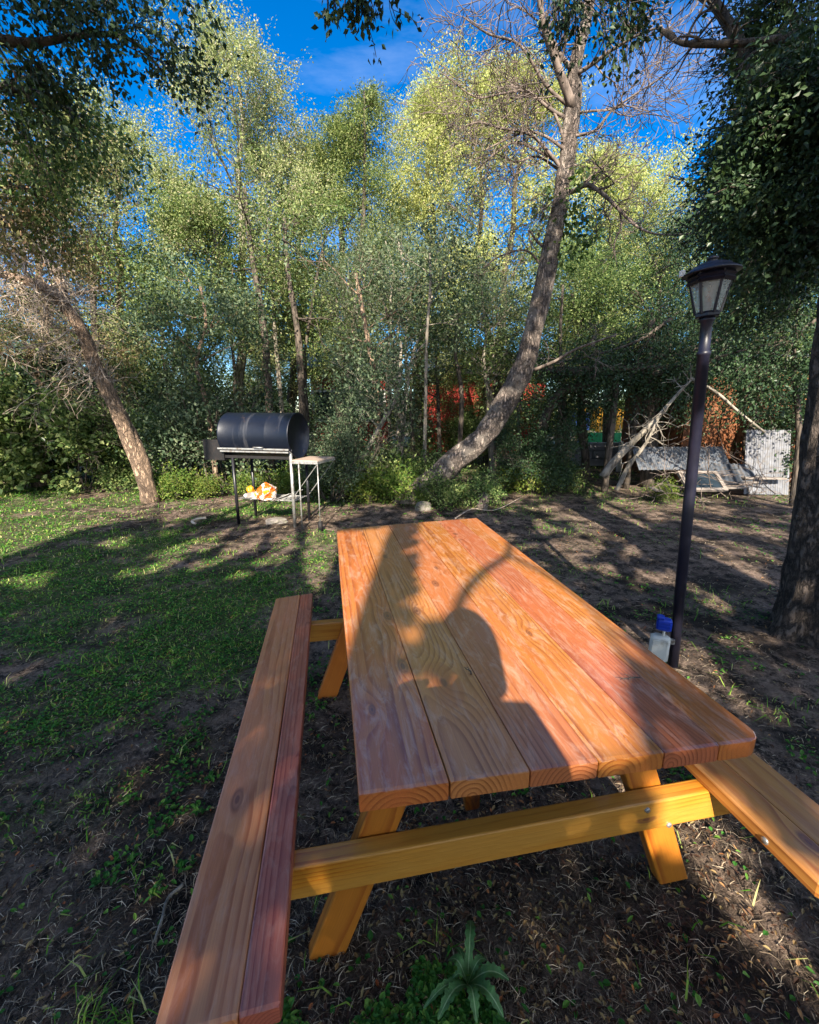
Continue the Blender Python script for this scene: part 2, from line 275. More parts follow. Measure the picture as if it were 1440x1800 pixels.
def drum_mat():
    m, t, bs = mat('blue black drum paint'); co = N(t, 'ShaderNodeTexCoord')
    st = noise(t, 1.0, 5, 0.6, mapping(t, co.outputs['Object'], (9, 1.2, 1.2)).outputs[0]); bl = noise(t, 7, 7, 0.7, co.outputs['Object'])
    c = mixc(t, ramp(t, [(0.55, (0, 0, 0)), (0.7, (0.45,) * 3)], st.outputs[0]).outputs[0], (0.005, 0.008, 0.018), (0.11, 0.11, 0.12))
    c = mixc(t, ramp(t, [(0.62, (0, 0, 0)), (0.72, (0.5,) * 3)], bl.outputs[0]).outputs[0], c, (0.09, 0.055, 0.035))
    t.links.new(c, bs.inputs['Base Color']); bs.inputs['Metallic'].default_value = 0.25
    r_ = N(t, 'ShaderNodeMapRange'); r_.inputs[3].default_value = 0.28; r_.inputs[4].default_value = 0.55; t.links.new(bl.outputs[0], r_.inputs[0]); t.links.new(r_.outputs[0], bs.inputs['Roughness']); bump(t, bs, bl.outputs[0], 0.15, 0.01); return m
M['drum'] = drum_mat()
M['soot'] = plain('sooty steel', (0.008, 0.007, 0.008), 0.7, 0.2, 0.4, 10, dirt=(0.02, 0.014, 0.012))
M['galv'] = plain('worn galvanised steel', (0.38, 0.38, 0.37), 0.45, 0.6, 0.2, 12, dirt=(0.2, 0.15, 0.11))
M['shelf_wood'] = plain('weathered shelf board', (0.36, 0.27, 0.21), 0.75, 0, 0.2, 9, 0.2)
M['white_plastic'] = plain('grey white plastic', (0.60, 0.60, 0.56), 0.4, 0, 0.06, 8, dirt=(0.42, 0.40, 0.35))
M['pvc_white'] = plain('white conduit', (0.75, 0.72, 0.68), 0.4, 0, 0.05)
M['blue_plastic'] = plain('blue plastic', (0.005, 0.04, 0.42), 0.35, 0, 0.12, 9)
M['red_wall'] = plain('red painted boards', (0.34, 0.022, 0.014), 0.7, 0, 0.25, 4)
M['roof'] = plain('grey roof sheet', (0.28, 0.27, 0.26), 0.5, 0.3, 0.2, 3)
M['white_paint'] = plain('white paint', (0.7, 0.7, 0.68), 0.5, 0, 0.05)
M['dark_glass'] = plain('dark window glass', (0.02, 0.03, 0.04), 0.08, 0, 0.1)
M['orange_board'] = plain('orange brown boards', (0.18, 0.06, 0.018), 0.75, 0, 0.35, 3, 0.3, dirt=(0.18, 0.08, 0.04))
M['orange_paint'] = plain('orange paint', (0.72, 0.36, 0.03), 0.6, 0, 0.15, 3)
M['green_paint'] = plain('green paint', (0.02, 0.32, 0.12), 0.6, 0, 0.15, 3)
M['blue_paint'] = plain('blue paint', (0.03, 0.09, 0.35), 0.6, 0, 0.15, 3)
M['grey_block'] = plain('grey block', (0.24, 0.24, 0.26), 0.85, 0, 0.25, 6, 0.2)
M['zinc'] = plain('old zinc sheet', (0.10, 0.115, 0.14), 0.5, 0.35, 0.2, 5, dirt=(0.2, 0.17, 0.15))
M['zinc_pale'] = plain('pale sheet', (0.13, 0.135, 0.155), 0.6, 0.1, 0.45, 5, dirt=(0.12, 0.11, 0.10))
M['old_board'] = plain('grey weathered board', (0.20, 0.17, 0.15), 0.85, 0, 0.3, 6, 0.3)
M['stone'] = plain('mossy stone', (0.17, 0.15, 0.13), 0.9, 0, 0.35, 9, 0.7, dirt=(0.08, 0.10, 0.04))
M['bulb'] = plain('old bulb', (0.35, 0.22, 0.18), 0.3)
M['bone'] = plain('bleached wood', (0.50, 0.42, 0.33), 0.8, 0, 0.15, 12)
M['ash'] = plain('pale ash crust', (0.20, 0.175, 0.16), 0.95, 0, 0.3, 14, 0.5)
M['bag_clear'] = plain('crumpled white bag', (0.45, 0.40, 0.38), 0.35, 0, 0.12, 15)
M['bag_orange'] = plain('orange print on bag', (0.55, 0.10, 0.008), 0.35, 0, 0.2, 15)
M['bag_yellow'] = plain('yellow print on bag', (0.60, 0.26, 0.01), 0.35, 0, 0.15, 15)
M['cloth_navy'] = plain('navy jacket', (0.02, 0.03, 0.07), 0.9); M['skin'] = plain('skin', (0.5, 0.28, 0.2), 0.5, 0, 0.05)
M['hair'] = plain('dark hair', (0.02, 0.013, 0.01), 0.6)
def glass(name):
    m, t, bs = mat(name); bs.inputs['Base Color'].default_value = (0.85, 0.9, 0.88, 1); bs.inputs['Roughness'].default_value = 0.25; tr = N(t, 'ShaderNodeBsdfTransparent'); tr.inputs[0].default_value = (0.75, 0.8, 0.78, 1)
    ms = N(t, 'ShaderNodeMixShader'); co = N(t, 'ShaderNodeTexCoord'); n = noise(t, 30, 5, 0.6, co.outputs['Object']); mr = N(t, 'ShaderNodeMapRange'); mr.inputs[3].default_value = 0.12; mr.inputs[4].default_value = 0.4
    t.links.new(n.outputs[0], mr.inputs[0]); t.links.new(mr.outputs[0], ms.inputs[0]); t.links.new(tr.outputs[0], ms.inputs[1]); t.links.new(bs.outputs[0], ms.inputs[2]); t.links.new(ms.outputs[0], t.nodes['Material Output'].inputs[0]); return m
M['glass'] = glass('dusty lantern glass')

# ---------------------------------------------------------------- ground
def gh(x, y):
    return (smoothnoise(x, y, 1.3, 5) - 0.5) * 0.05 + (smoothnoise(x, y, 0.35, 6) - 0.5) * 0.02 + (smoothnoise(x, y, 0.11, 9) - 0.5) * 0.008 - 0.006
def greenness(x, y):
    """how grassy a spot is, 0..1"""
    c = x * math.cos(YAW) - y * math.sin(YAW); d = x * math.sin(YAW) + y * math.cos(YAW)
    s = c / np.maximum(d, 0.3)
    n = np.clip((smoothnoise(x, y, 0.8, 11) * 0.5 + smoothnoise(x, y, 0.28, 12) * 0.3 + smoothnoise(x, y, 0.12, 13) * .2 - .5) * 2.2 + .5, 0, 1)
    left = np.clip((-s - 0.15) * 4, 0, 1) * np.clip((d - 1.2) / 1.6, 0, 1)
    bare = 1.6 * np.exp(-(((x + 0.8) / 1.15) ** 2 + ((y - 5.2) / 1.1) ** 2)) + 0.55 * np.clip((d - 4.6) / 1.2, 0, 1) * np.clip((-s - .3) * 4, 0, 1) + 0.8 * np.exp(-(((x - 0.3) / 1.0) ** 2 + ((y - 1.3) / 1.2) ** 2))
    far = np.clip((d - 6.0) / 1.5, 0, 1) * 0.5; mid = np.exp(-(((x - 0.1) / 0.7) ** 2 + ((y - 5.0) / 1.2) ** 2)) * 0.7
    right = np.clip(s * 2.0, 0, 1)
    return np.clip(n * (0.42 + 1.15 * left + far + mid - 0.22 * right) + 0.18 * left - 0.13 - bare * 0.6, 0, 1)
def make_ground():
    xs = np.concatenate([-np.geomspace(200, 9, 14), np.linspace(-8, 9, 240), np.geomspace(10, 200, 14)]); ys = np.concatenate([[-200, -90, -45, -22, -10, -5, -3, -1.5], np.linspace(-0.6, 12, 220), np.geomspace(12.6, 220, 16)])
    X, Y = np.meshgrid(xs, ys); fade = np.clip(1.2 - np.hypot(X, Y - 5) / 30, 0, 1); Z = gh(X, Y) * fade
    v = np.stack([X, Y, Z], -1).reshape(-1, 3); nx, ny = len(xs), len(ys); i = np.arange(nx * ny).reshape(ny, nx)
    f = np.stack([i[:-1, :-1], i[:-1, 1:], i[1:, 1:], i[1:, :-1]], -1).reshape(-1, 4)
    me = bpy.data.meshes.new('ground'); me.from_pydata(v.tolist(), [], f.tolist()); me.polygons.foreach_set('use_smooth', np.ones(len(f), bool))
    a = me.attributes.new('green', 'FLOAT', 'POINT'); a.data.foreach_set('value', greenness(v[:, 0], v[:, 1]).astype(np.float32))
    m, t, bs = mat('forest floor soil'); co = N(t, 'ShaderNodeTexCoord'); o = co.outputs['Object']
    n1 = noise(t, 2.2, 8, 0.65, o); n2 = noise(t, 38, 8, 0.75, o); n3 = noise(t, 9, 6, 0.7, o); n4 = noise(t, 95, 5, 0.7, o)
    c = ramp(t, [(0.36, (0.009, 0.007, 0.006)), (0.5, (0.038, 0.027, 0.02)), (0.62, (0.34, 0.25, 0.19))], n2.outputs[0]).outputs[0]
    c = mixc(t, ramp(t, [(0.42, (0, 0, 0)), (0.58, (0.85,) * 3)], n3.outputs[0]).outputs[0], c, mixc(t, n4.outputs[0], (0.10, 0.07, 0.05), (0.50, 0.36, 0.28)))
    c = mixc(t, ramp(t, [(0.45, (0, 0, 0)), (0.6, (0.85,) * 3)], n1.outputs[0]).outputs[0], c, (0.010, 0.008, 0.006))
    at = N(t, 'ShaderNodeAttribute', attribute_name='green'); gm = math_(t, 'MULTIPLY', math_(t, 'MULTIPLY', at.outputs['Fac'], 0.95), ramp(t, [(0.35, (0.25,) * 3), (0.6, (1, 1, 1))], n2.outputs[0]).outputs[0])
    c = mixc(t, gm, c, ramp(t, [(0.40, (0.010, 0.026, 0.006)), (0.52, (0.05, 0.12, 0.018)), (0.66, (0.24, 0.30, 0.07))], n4.outputs[0]).outputs[0])
    t.links.new(c, bs.inputs['Base Color']); bs.inputs['Roughness'].default_value = 0.95; bs.inputs['Specular IOR Level'].default_value = 0.2
    bump(t, bs, math_(t, 'ADD', math_(t, 'ADD', n2.outputs[0], math_(t, 'MULTIPLY', n4.outputs[0], .6)), n3.outputs[0]), 1.0, 0.03); me.materials.append(m)
    tag(link('ground', me), kind='structure', label='dark forest floor with grass patches and leaf litter')
make_ground()

def scatter(n, rmin, rmax, seed, a0=-72, a1=72):
    rs = np.random.RandomState(seed); r = np.exp(rs.uniform(math.log(rmin), math.log(rmax), n)); a = YAW + np.radians(rs.uniform(a0, a1, n))
    return r * np.sin(a), r * np.cos(a), r, rs
FOOT = []          # places kept clear of blades (legs)
def blades(n, seed, dens, h0, h1, w0, mode='blade', rmin=0.45, rmax=13):
    x, y, r, rs = scatter(n, rmin, rmax, seed); k = rs.rand(n) < dens(x, y); x, y, r = x[k], y[k], r[k]; n = len(x)
    z = gh(x, y); th = rs.uniform(0, 2 * math.pi, n); grow = 1 + np.clip(r - 3, 0, 8) * 0.16
    h = rs.uniform(h0, h1, n) * np.minimum(grow, 1.8); w = w0 * rs.uniform(0.6, 1.4, n) * grow
    P = np.stack([x, y, z - 0.004], 1); sd = np.stack([-np.sin(th), np.cos(th), 0 * th], 1); fw = np.stack([np.cos(th), np.sin(th), 0 * th], 1); up = np.array([0, 0, 1.0])
    if mode == 'blade':
        lean = rs.uniform(0.35, 1.7, n)[:, None]; a = P; m1 = P + up * (h * 0.55)[:, None] + fw * lean * (h * 0.3)[:, None]; tp = P + up * (h * np.maximum(.25, 1 - 0.45 * lean[:, 0]))[:, None] + fw * lean * (h * 0.95)[:, None]; W_ = w[:, None]
        q1 = np.stack([a - sd * W_, a + sd * W_, m1 + sd * W_ * 0.75, m1 - sd * W_ * 0.75], 1); q2 = np.stack([m1 - sd * W_ * 0.75, m1 + sd * W_ * 0.75, tp + sd * W_ * 0.1, tp - sd * W_ * 0.1], 1)
        # share vertices so each blade is one island
        V = np.stack([q1[:, 0], q1[:, 1], q1[:, 2], q1[:, 3], q2[:, 2], q2[:, 3]], 1).reshape(-1, 3); b = np.arange(n)[:, None] * 6
        Fq = np.concatenate([b + [[0, 1, 2, 3]], b + [[3, 2, 4, 5]]]); return V, Fq
    if mode == 'straw':
        el = rs.uniform(-0.05, 0.5, n)[:, None]; cur = rs.uniform(-0.5, 0.5, n)[:, None]; L_ = h[:, None]; m1 = P + up * 0.008 + fw * L_ * 0.5 + up * L_ * el * 0.5; tp = m1 + fw * L_ * 0.5 + sd * L_ * cur * 0.5 - up * L_ * el * 0.2; W_ = w[:, None]; P = P + up * 0.006; s2 = sd + up * 0.5
        V = np.stack([P - s2 * W_, P + s2 * W_, m1 + s2 * W_, m1 - s2 * W_, tp + s2 * W_ * .5, tp - s2 * W_ * .5], 1).reshape(-1, 3); b = np.arange(n)[:, None] * 6
        return V, np.concatenate([b + [[0, 1, 2, 3]], b + [[3, 2, 4, 5]]])
    if mode == 'leaf':      # curled leaf lying or standing low: six-sided with a fold
        tl = rs.uniform(-0.5, 0.6, n)[:, None]; L_ = h[:, None]; W_ = w[:, None]; nf = fw + up * tl; fold = up * W_ * rs.uniform(0.2, 0.9, n)[:, None]; P = P + up * (0.012 + np.abs(tl) * L_ * 0.4)
        V = np.stack([P - nf * L_ * .5, P - nf * L_ * .15 + sd * W_ + fold, P + nf * L_ * .2 + sd * W_ * .8 + fold, P + nf * L_ * .5, P + nf * L_ * .2 - sd * W_ * .8 + fold, P - nf * L_ * .15 - sd * W_ + fold], 1).reshape(-1, 3); b = np.arange(n)[:, None] * 6
        return V, np.concatenate([b + [[0, 1, 2, 3]], b + [[0, 3, 4, 5]]])
def stuff(name, parts, m, label, cat):
    V = []; Fq = []; o = 0
    for v, f in parts: V.append(v); Fq.append(f + o); o += len(v)
    V = np.concatenate(V); Fq = np.concatenate(Fq); me = bpy.data.meshes.new(name); me.from_pydata(V.tolist(), [], Fq.tolist()); me.materials.append(m); return tag(link(name, me), label, cat, kind='stuff')
def under(x, y): return ((x > -0.05) & (x < 0.95) & (y > 0.7) & (y < 2.6))
tuft = lambda x, y: smoothnoise(x, y, 0.16, 21) * smoothnoise(x, y, 0.5, 22)
stuff('grass', [blades(170000, 1, lambda x, y: np.clip(greenness(x, y) * 1.2 * (0.3 + 1.5 * smoothnoise(x, y, 0.14, 3)), 0, 1), 0.014, 0.034, 0.0027),
                blades(120000, 2, lambda x, y: np.where(tuft(x, y) > 0.46, 0.75, 0.02) * np.where(under(x, y), 0.2, 1) * np.clip(0.25 + greenness(x, y), 0, 1), 0.03, 0.085, 0.0022)],
      M['grass'], 'short green grass growing in patches over the dark soil', 'grass')
stuff('ground_cover', [blades(90000, 44, lambda x, y: np.clip(greenness(x, y) * 1.3 * (smoothnoise(x, y, .2, 33) > .45), 0, 1), 0.010, 0.020, 0.005, 'leaf', 2.0), blades(110000, 4, lambda x, y: np.where((smoothnoise(x, y, 0.3, 31) * .55 + .45 * smoothnoise(x, y, 0.07, 35)) * (0.85 + greenness(x, y)) > 0.60, 0.85, 0.015), 0.012, 0.026, 0.006, 'leaf')], M['grass_lush'], 'small round clover-like leaves in green clusters on the soil', 'ground cover')
stuff('straw', [blades(200000, 5, lambda x, y: 0.25 + 0.6 * smoothnoise(x, y, 0.3, 41), 0.012, 0.045, 0.00065, 'straw'), blades(50000, 15, lambda x, y: np.clip((y - 4.3) * .5, 0, .8) * (x < .5), 0.015, 0.05, 0.0012, 'straw', 3.5, 12)], M['straw'], 'dry straw and fine twigs littering the soil', 'dry grass')
stuff('leaf_litter', [blades(80000, 6, lambda x, y: 0.12 + 0.6 * smoothnoise(x, y, 0.5, 43) ** 2, 0.007, 0.024, 0.0036, 'leaf')], M['dead_leaf'], 'small brown and yellow fallen leaves over the ground', 'leaf litter')

# ---------------------------------------------------------------- the picnic table
def rrect(x0, x1, z0, z1, b):
    return [(x0 + b, z0), (x1 - b, z0), (x1 - b * .3, z0 + b * .3), (x1, z0 + b), (x1, z1 - b), (x1 - b * .3, z1 - b * .3), (x1 - b, z1), (x0 + b, z1), (x0 + b * .3, z1 - b * .3), (x0, z1 - b), (x0, z0 + b), (x0 + b * .3, z0 + b * .3)]
def quad_plank(name, m, parent, nl, nr, fl, fr, ztop, th, bev=0.0025, round_r=0.0, gap=0.0008, seed=0, cup=0.001):
    """board from four plan corners; near edge nl-nr, far edge fl-fr"""
    nl, nr, fl, fr = [np.array(p[:2], float) for p in (nl, nr, fl, fr)]; a0, a1 = (nl + nr) / 2, (fl + fr) / 2; ax = a1 - a0; Ln = np.linalg.norm(ax); ax /= Ln; sx = np.array([ax[1], -ax[0]]); c = (a0 + a1) / 2
    loc = lambda p: np.array([(p - c) @ sx, (p - c) @ ax])
    NL, NR, FL, FR = map(loc, (nl, nr, fl, fr)); rs = np.random.RandomState(seed); ts = [0, 0.0015, 0.004, 0.012] + ([0.02, 0.03, 0.045] if round_r else []) + list(np.linspace(0.06, 0.94, 14)) + [0.9945, 0.998, 1]
    V = []; wav = rs.normal(size=4) * 0.0006
    for t in ts:
        yl = NL[1] + (FL[1] - NL[1]) * t; yr = NR[1] + (FR[1] - NR[1]) * t; xl = NL[0] + (FL[0] - NL[0]) * t + gap; xr = NR[0] + (FR[0] - NR[0]) * t - gap
        e = bev * (1 - min(1, min(t, 1 - t) / 0.004)); xl += wav[0] * math.sin(t * 9 + seed); xr += wav[1] * math.sin(t * 7 + seed * 2)
        if round_r and t < round_r / Ln: q = 1 - t * Ln / round_r; xr -= round_r * (1 - math.sqrt(max(0, 1 - q * q)))
        for (x, z) in rrect(xl + e * .5, xr - e * .5, -th + e * .5, -e * .5, bev):
            s = (x - xl) / max(1e-6, xr - xl); V.append((x, yl + (yr - yl) * s, z + cup * math.sin(t * 5 + seed)))
    n = 12; f = [(k * n + i, k * n + n + i, k * n + n + (i + 1) % n, k * n + (i + 1) % n) for k in range(len(ts) - 1) for i in range(n)]
    f += [tuple(range(n)), tuple(range(len(ts) * n - 1, (len(ts) - 1) * n - 1, -1))]
    mb = MB(); mb.add(np.array(V), f); o = mb.build(name, m, parent, smooth=False)
    o.location = (c[0], c[1], ztop); o.rotation_euler = (0, 0, -math.atan2(ax[0], ax[1])); return o
def stick(name, m, parent, p0, p1, w, th, wdir=(1, 0, 0), cut0=None, cut1=None, bev=0.005):
    """squared timber from p0 to p1; w measured along wdir; ends cut square to a given plane normal"""
    p0, p1 = np.array(p0, float), np.array(p1, float); Y = p1 - p0; Ln = np.linalg.norm(Y); Y /= Ln; X = np.array(wdir, float); X -= Y * (X @ Y); X /= np.linalg.norm(X); Z = np.cross(X, Y); V = []
    for t in (0, 0.003 / Ln, 0.25, 0.5, 0.75, 1 - 0.003 / Ln, 1):
        e = 0.002 if t in (0, 1) else 0
        for (x, z) in rrect(-w / 2 + e, w / 2 - e, -th / 2 + e, th / 2 - e, bev):
            q = p0 + X * x + Z * z + Y * t * Ln; cut = cut0 if t < .1 else (cut1 if t > .9 else None)
            if cut is not None:
                nrm = np.array(cut, float); o = p0 + Y * t * Ln; q = q - Y * (((q - o) @ nrm) / (Y @ nrm))
            d = q - (p0 + p1) / 2; V.append((d @ X, d @ Y, d @ Z))
    n = 12; f = [(k * n + i, k * n + n + i, k * n + n + (i + 1) % n, k * n + (i + 1) % n) for k in range(6) for i in range(n)] + [tuple(range(n)), tuple(range(7 * n - 1, 6 * n - 1, -1))]
    mb = MB(); mb.add(np.array(V), f); o = mb.build(name, m, None, smooth=False); mt = Matrix([[X[0], Y[0], Z[0], 0], [X[1], Y[1], Z[1], 0], [X[2], Y[2], Z[2], 0], [0, 0, 0, 1]]); mt.translation = Vector(((p0 + p1) / 2).tolist()); o.parent = parent; o.matrix_basis = mt; return o
TH = 0.76
table = thing('picnic_table', 'orange stained wooden picnic table with joined benches on a leaf littered forest floor', 'picnic table', (0, 0, 0))
top = bpy.data.objects.new('tabletop', None); COL.objects.link(top); top.parent = table
nl, nr, fl, fr = G(630, 1397, TH), G(1346, 1298, TH), G(591, 930, TH), G(838, 910, TH)
cuts_n = [0, 0.198, 0.385, 0.552, 0.722, 0.872, 1.0]; cuts_f = [0, 0.17, 0.50 - .15, 0.52, 0.70, 0.86, 1.0]
lerp = lambda a, b, t: np.array(a, float) + (np.array(b, float) - np.array(a, float)) * t
tm = ['table', 'table_pale', 'table_pale', 'table', 'table_pale', 'table']
kc = [lerp(nl, nr, cuts_n[1])[:2], lerp(nl, nr, cuts_n[2])[:2], lerp(fl, fr, cuts_f[1])[:2], lerp(fl, fr, cuts_f[2])[:2]]; kc0 = sum(kc) / 4; kax = (kc[2] + kc[3] - kc[0] - kc[1]); kax /= np.linalg.norm(kax); kp = G(780, 1200, TH)[:2] - kc0
M['table_knot'] = wood('tabletop pine with large knot', (0.60, 0.215, 0.070), (0.30, 0.075, 0.02), big_knot=(float(kp @ [kax[1], -kax[0]]), float(kp @ kax)), blotch=(0.56, 0.175, 0.05), rough=0.30, coat=1.0, wear=0.5); tm[1] = 'table_knot'
for i in range(6):
    o = quad_plank('plank', M[tm[i]], top, lerp(nl, nr, cuts_n[i]), lerp(nl, nr, cuts_n[i + 1]), lerp(fl, fr, cuts_f[i]), lerp(fl, fr, cuts_f[i + 1]), TH, 0.042, round_r=0.035 if i == 5 else 0, seed=i, gap=0.0006)
def bench(corners, mats, split, z, seed, flip=False):
    b = bpy.data.objects.new('bench_seat', None); COL.objects.link(b); b.parent = table; nl_, nr_, fl_, fr_ = corners
    for k, (a, c) in enumerate(((0, split), (split, 1))):
        quad_plank('plank', M[mats[k]], b, lerp(nl_, nr_, a), lerp(nl_, nr_, c), lerp(fl_, fr_, a), lerp(fl_, fr_, c), z, 0.042, seed=seed + k, bev=0.0045, gap=0.0006)
BZ = 0.435
bench((G(262, 1833, BZ), G(494, 1767, BZ), G(485, 1052, BZ), G(550, 1042, BZ)), ('bench_a', 'bench_b'), 0.66, BZ, 10)
rin = G(1189, 1336, 0.393)[0]; ry0 = 0.545
rout = G(1440, 1414, BZ)[0]
bench(((rin, ry0, 0), (rout, ry0 - .02, 0), (rin, 2.3, 0), (rout, 2.3, 0)), ('bench_c', 'bench_c'), 0.44, BZ, 20)
BT = BZ - 0.043; bh = 0.098
lx, rx = -0.29, 1.10; yb = G(800, 1475, BT)[1]
def beam(y): return stick('cross_beam', M['beam'], table, (lx, y + .024, BT - bh / 2), (rx + .06, y + .024, BT - bh / 2), bh, 0.048, (0, 0, 1), None, (1, 0, .45))
beam(yb)
yf = G(575, 1096, BT)[1]; beam(yf)
LEGX = []
for a_, c_ in (((570, 1680), (672, 1428)), ((1180, 1548), (1120, 1352))):
    p0, p1 = onplane(*a_, yb + .073), onplane(*c_, yb + .073); k_ = (p1[0] - p0[0]) / (p1[2] - p0[2]); LEGX.append((p0[0] - k_ * (p0[2] + .01), p0[0] + k_ * (TH - .043 - p0[2])))
def pair(y, sgn):
    for x0_, x1_ in LEGX: stick('leg', M['leg'], table, (x0_, y, -0.01), (x1_, y, TH - 0.043), 0.095, 0.045, (1, 0, 0), (0, 0, 1), (0, 0, 1))
pair(yb + .073, 1); pair(yf - .027, -1)
stick('top_batten', M['leg'], table, (0.06, yb + .075 + .048, TH - .07), (0.86, yb + .075 + .048, TH - .07), 0.05, 0.04, (0, 0, 1)); stick('top_batten', M['leg'], table, (0.06, yf - .08, TH - .07), (0.86, yf - .08, TH - .07), 0.05, 0.04, (0, 0, 1))
bx = G(893, 1400, 0.6)[0]
stick('brace', M['leg'], table, (bx, yb + .13, BT - .03), (bx, yb + .62, TH - .045), 0.045, 0.07, (1, 0, 0), (0, 1, 0), (0, 0, 1))
# bolt heads and screw heads
def bolt(px, py, y, r=0.008):
    p = ray(px, py); q = CP + p * ((y - CP[1]) / p[1]); mb = MB(); mb.lathe([(0.0001, 0.004), (r * .8, 0.004), (r, 0.002), (r, -0.002)], 12, M=Matrix.Rotation(rad(90), 4, 'X')); mb.build('bolt', M['galv'], table, loc=q)
for a in ((1138, 1424), (1176, 1450)): bolt(*a, yb - .001)
mb = MB()
p = G(1345, 1473, 0.41); mb.lathe([(0.0001, 0.002), (0.007, 0.002), (0.009, 0.0), (0.009, -0.003)], 12, M=Matrix.Rotation(rad(-90), 4, 'Y')); mb.build('bolt', M['galv'], table, loc=(rin - .001, G(1341, 1480, .41)[1], 0.413))
# crack and debris on the top
def twiglet(px, py, label, L0, seed):
    rs = np.random.RandomState(seed); c = G(px, py, TH); mb = MB(); pts = [c + np.array([0, 0, .004])]; d = rs.uniform(0, 6.28)
    for k in range(5): d += rs.normal() * .5; pts.append(pts[-1] + np.array([math.cos(d) * L0, math.sin(d) * L0, rs.uniform(-.001, .002)]))
    mb.tube(pts, np.linspace(.0018, .0008, 6), 5)
    for k in (2, 3, 4):
        a = d + rs.uniform(-1.5, 1.5); q = pts[k]; mb.tube([q, q + np.array([math.cos(a), math.sin(a), .3]) * L0, q + np.array([math.cos(a + .5), math.sin(a + .5), .4]) * L0 * 1.6], [.0012, .001, .0007], 4)
    tag(mb.build('twig', M['bark_dark']), label, 'twig')
twiglet(1125, 1193, 'tiny forked dark twig lying near the right side of the tabletop', .012, 3)
twiglet(828, 1188, 'thin curved sliver of bark beside the knot on the tabletop', .006, 5)

# ---------------------------------------------------------------- lamp post with lantern
lb = base(1183, 2.22); ltop = D(1243, 560, 2.22 * 1.0); ax_ = ltop - lb; pl = np.linalg.norm(ax_)
lamp = thing('lamp_post', 'black lamp post with a glazed lantern standing right of the picnic table', 'lamp post', lb)
lamp.rotation_euler = Vector(ax_.tolist()).to_track_quat('Z', 'X').to_euler()
pr = 0.027
mb = MB(); mb.lathe([(0, -.02), (pr, -.02), (pr, pl * .5), (pr, pl - .17), (pr * 1.12, pl - .168), (pr * 1.12, pl - .15), (pr * .93, pl - .148), (pr * .93, pl - .02), (pr * 1.25, pl - .01), (pr * 1.25, pl + .005), (0, pl + .005)], 28); mb.build('pole', M['post_paint'], lamp, smooth=True)
hL = D(1250, 470, 2.22)[2] - ltop[2]; hg = 0.195; r0, r1 = 0.050, 0.090; nS = 6
z0 = pl + .005
mb = MB(); mb.lathe([(0, z0), (r0 * 1.0, z0), (r0 * 1.12, z0 + .004), (r0 * 1.12, z0 + .016), (r0, z0 + .018), (0, z0 + .018)], 6); mb.build('lantern_base', M['post_paint'], lamp, smooth=False)
mb = MB(); gl = MB()
for i in range(nS):
    a = i * 2 * math.pi / nS + .5; b = a + 2 * math.pi / nS; ca = lambda r, q, z: np.array([r * math.cos(q), r * math.sin(q), z])
    mb.tube([ca(r0, a, z0 + .016), ca(r1, a, z0 + hg)], .0065, 5); mb.tube([ca(r0, a, z0 + .02), ca(r0, b, z0 + .02)], .005, 4); mb.tube([ca(r1, a, z0 + hg - .035), ca(r1, b, z0 + hg - .035)], .011, 4)
    mb.tube([ca(r1, a, z0 + hg - .015), ca(r1, b, z0 + hg - .015)], .012, 4)
    gl.add([ca(r0 * .97, a, z0 + .02), ca(r0 * .97, b, z0 + .02), ca(r1 * .96, b, z0 + hg - .03), ca(r1 * .96, a, z0 + hg - .03)], [(0, 1, 2, 3)])
mb.build('lantern_frame', M['post_paint'], lamp, smooth=False); gl.build('lantern_glass', M['glass'], lamp, smooth=False)
CPR = [(0, -.002), (.148, -.006), (.153, -.002), (.150, .006), (.135, .016), (.108, .034), (.104, .036), (.10, .044), (.07, .058), (.03, .066), (.026, .068), (.026, .082), (.030, .084), (.030, .094), (.015, .104), (0, .106)]
mb = MB(); mb.lathe([(a_ * .78, z0 + hg + b_ * .70) for a_, b_ in CPR], 36); mb.build('lantern_cap', M['post_paint'], lamp)
mb = MB(); mb.lathe([(0, z0 + .018), (.012, z0 + .018), (.013, z0 + .05), (.012, z0 + .055), (.012, z0 + .06), (.017, z0 + .08), (.018, z0 + .11), (.014, z0 + .13), (0.0001, z0 + .14)], 16); mb.build('bulb', M['bulb'], lamp)
# small sensor box behind the rim
mb = MB(); q = np.array([-.108, .05, z0 + hg + .016]); mb.box(q, (.022, .022, .03), bev=.003); mb.build('light_sensor', M['pvc_white'], lamp, smooth=False)

# outlet box with blue socket strapped low on the post
ob = D(1160, 1128, 2.12)
outlet = thing('outlet_box', 'grey white outlet box with a blue socket fixed low beside the lamp post', 'outlet box', ob)
outlet.rotation_euler = (0, 0, -YAW - rad(28))
mb = MB(); mb.box((0, 0, -.035), (.095, .062, .15), bev=.012); mb.build('box_body', M['white_plastic'], outlet, smooth=True)
mb = MB(); mb.box((0, -.034, -.035), (.075, .008, .12), bev=.003); mb.build('box_cover', M['white_plastic'], outlet, smooth=False)
mb = MB(); mb.tube([(.012, 0, .04), (.013, 0, .075)], .0065, 10); mb.build('conduit', M['pvc_white'], outlet)
mb = MB(); mb.box((.008, 0, .108), (.072, .056, .066), bev=.008)
for k in range(3): mb.box((.008, -.029, .09 + .018 * k), (.055, .004, .006), bev=.001)
mb.box((-.012, -.004, .147), (.035, .045, .016), bev=.004); mb.build('socket', M['blue_plastic'], outlet, smooth=False)
mb = MB(); mb.box((.055, .012, .01), (.03, .02, .03), bev=.003); mb.build('bracket', M['galv'], outlet, smooth=False)

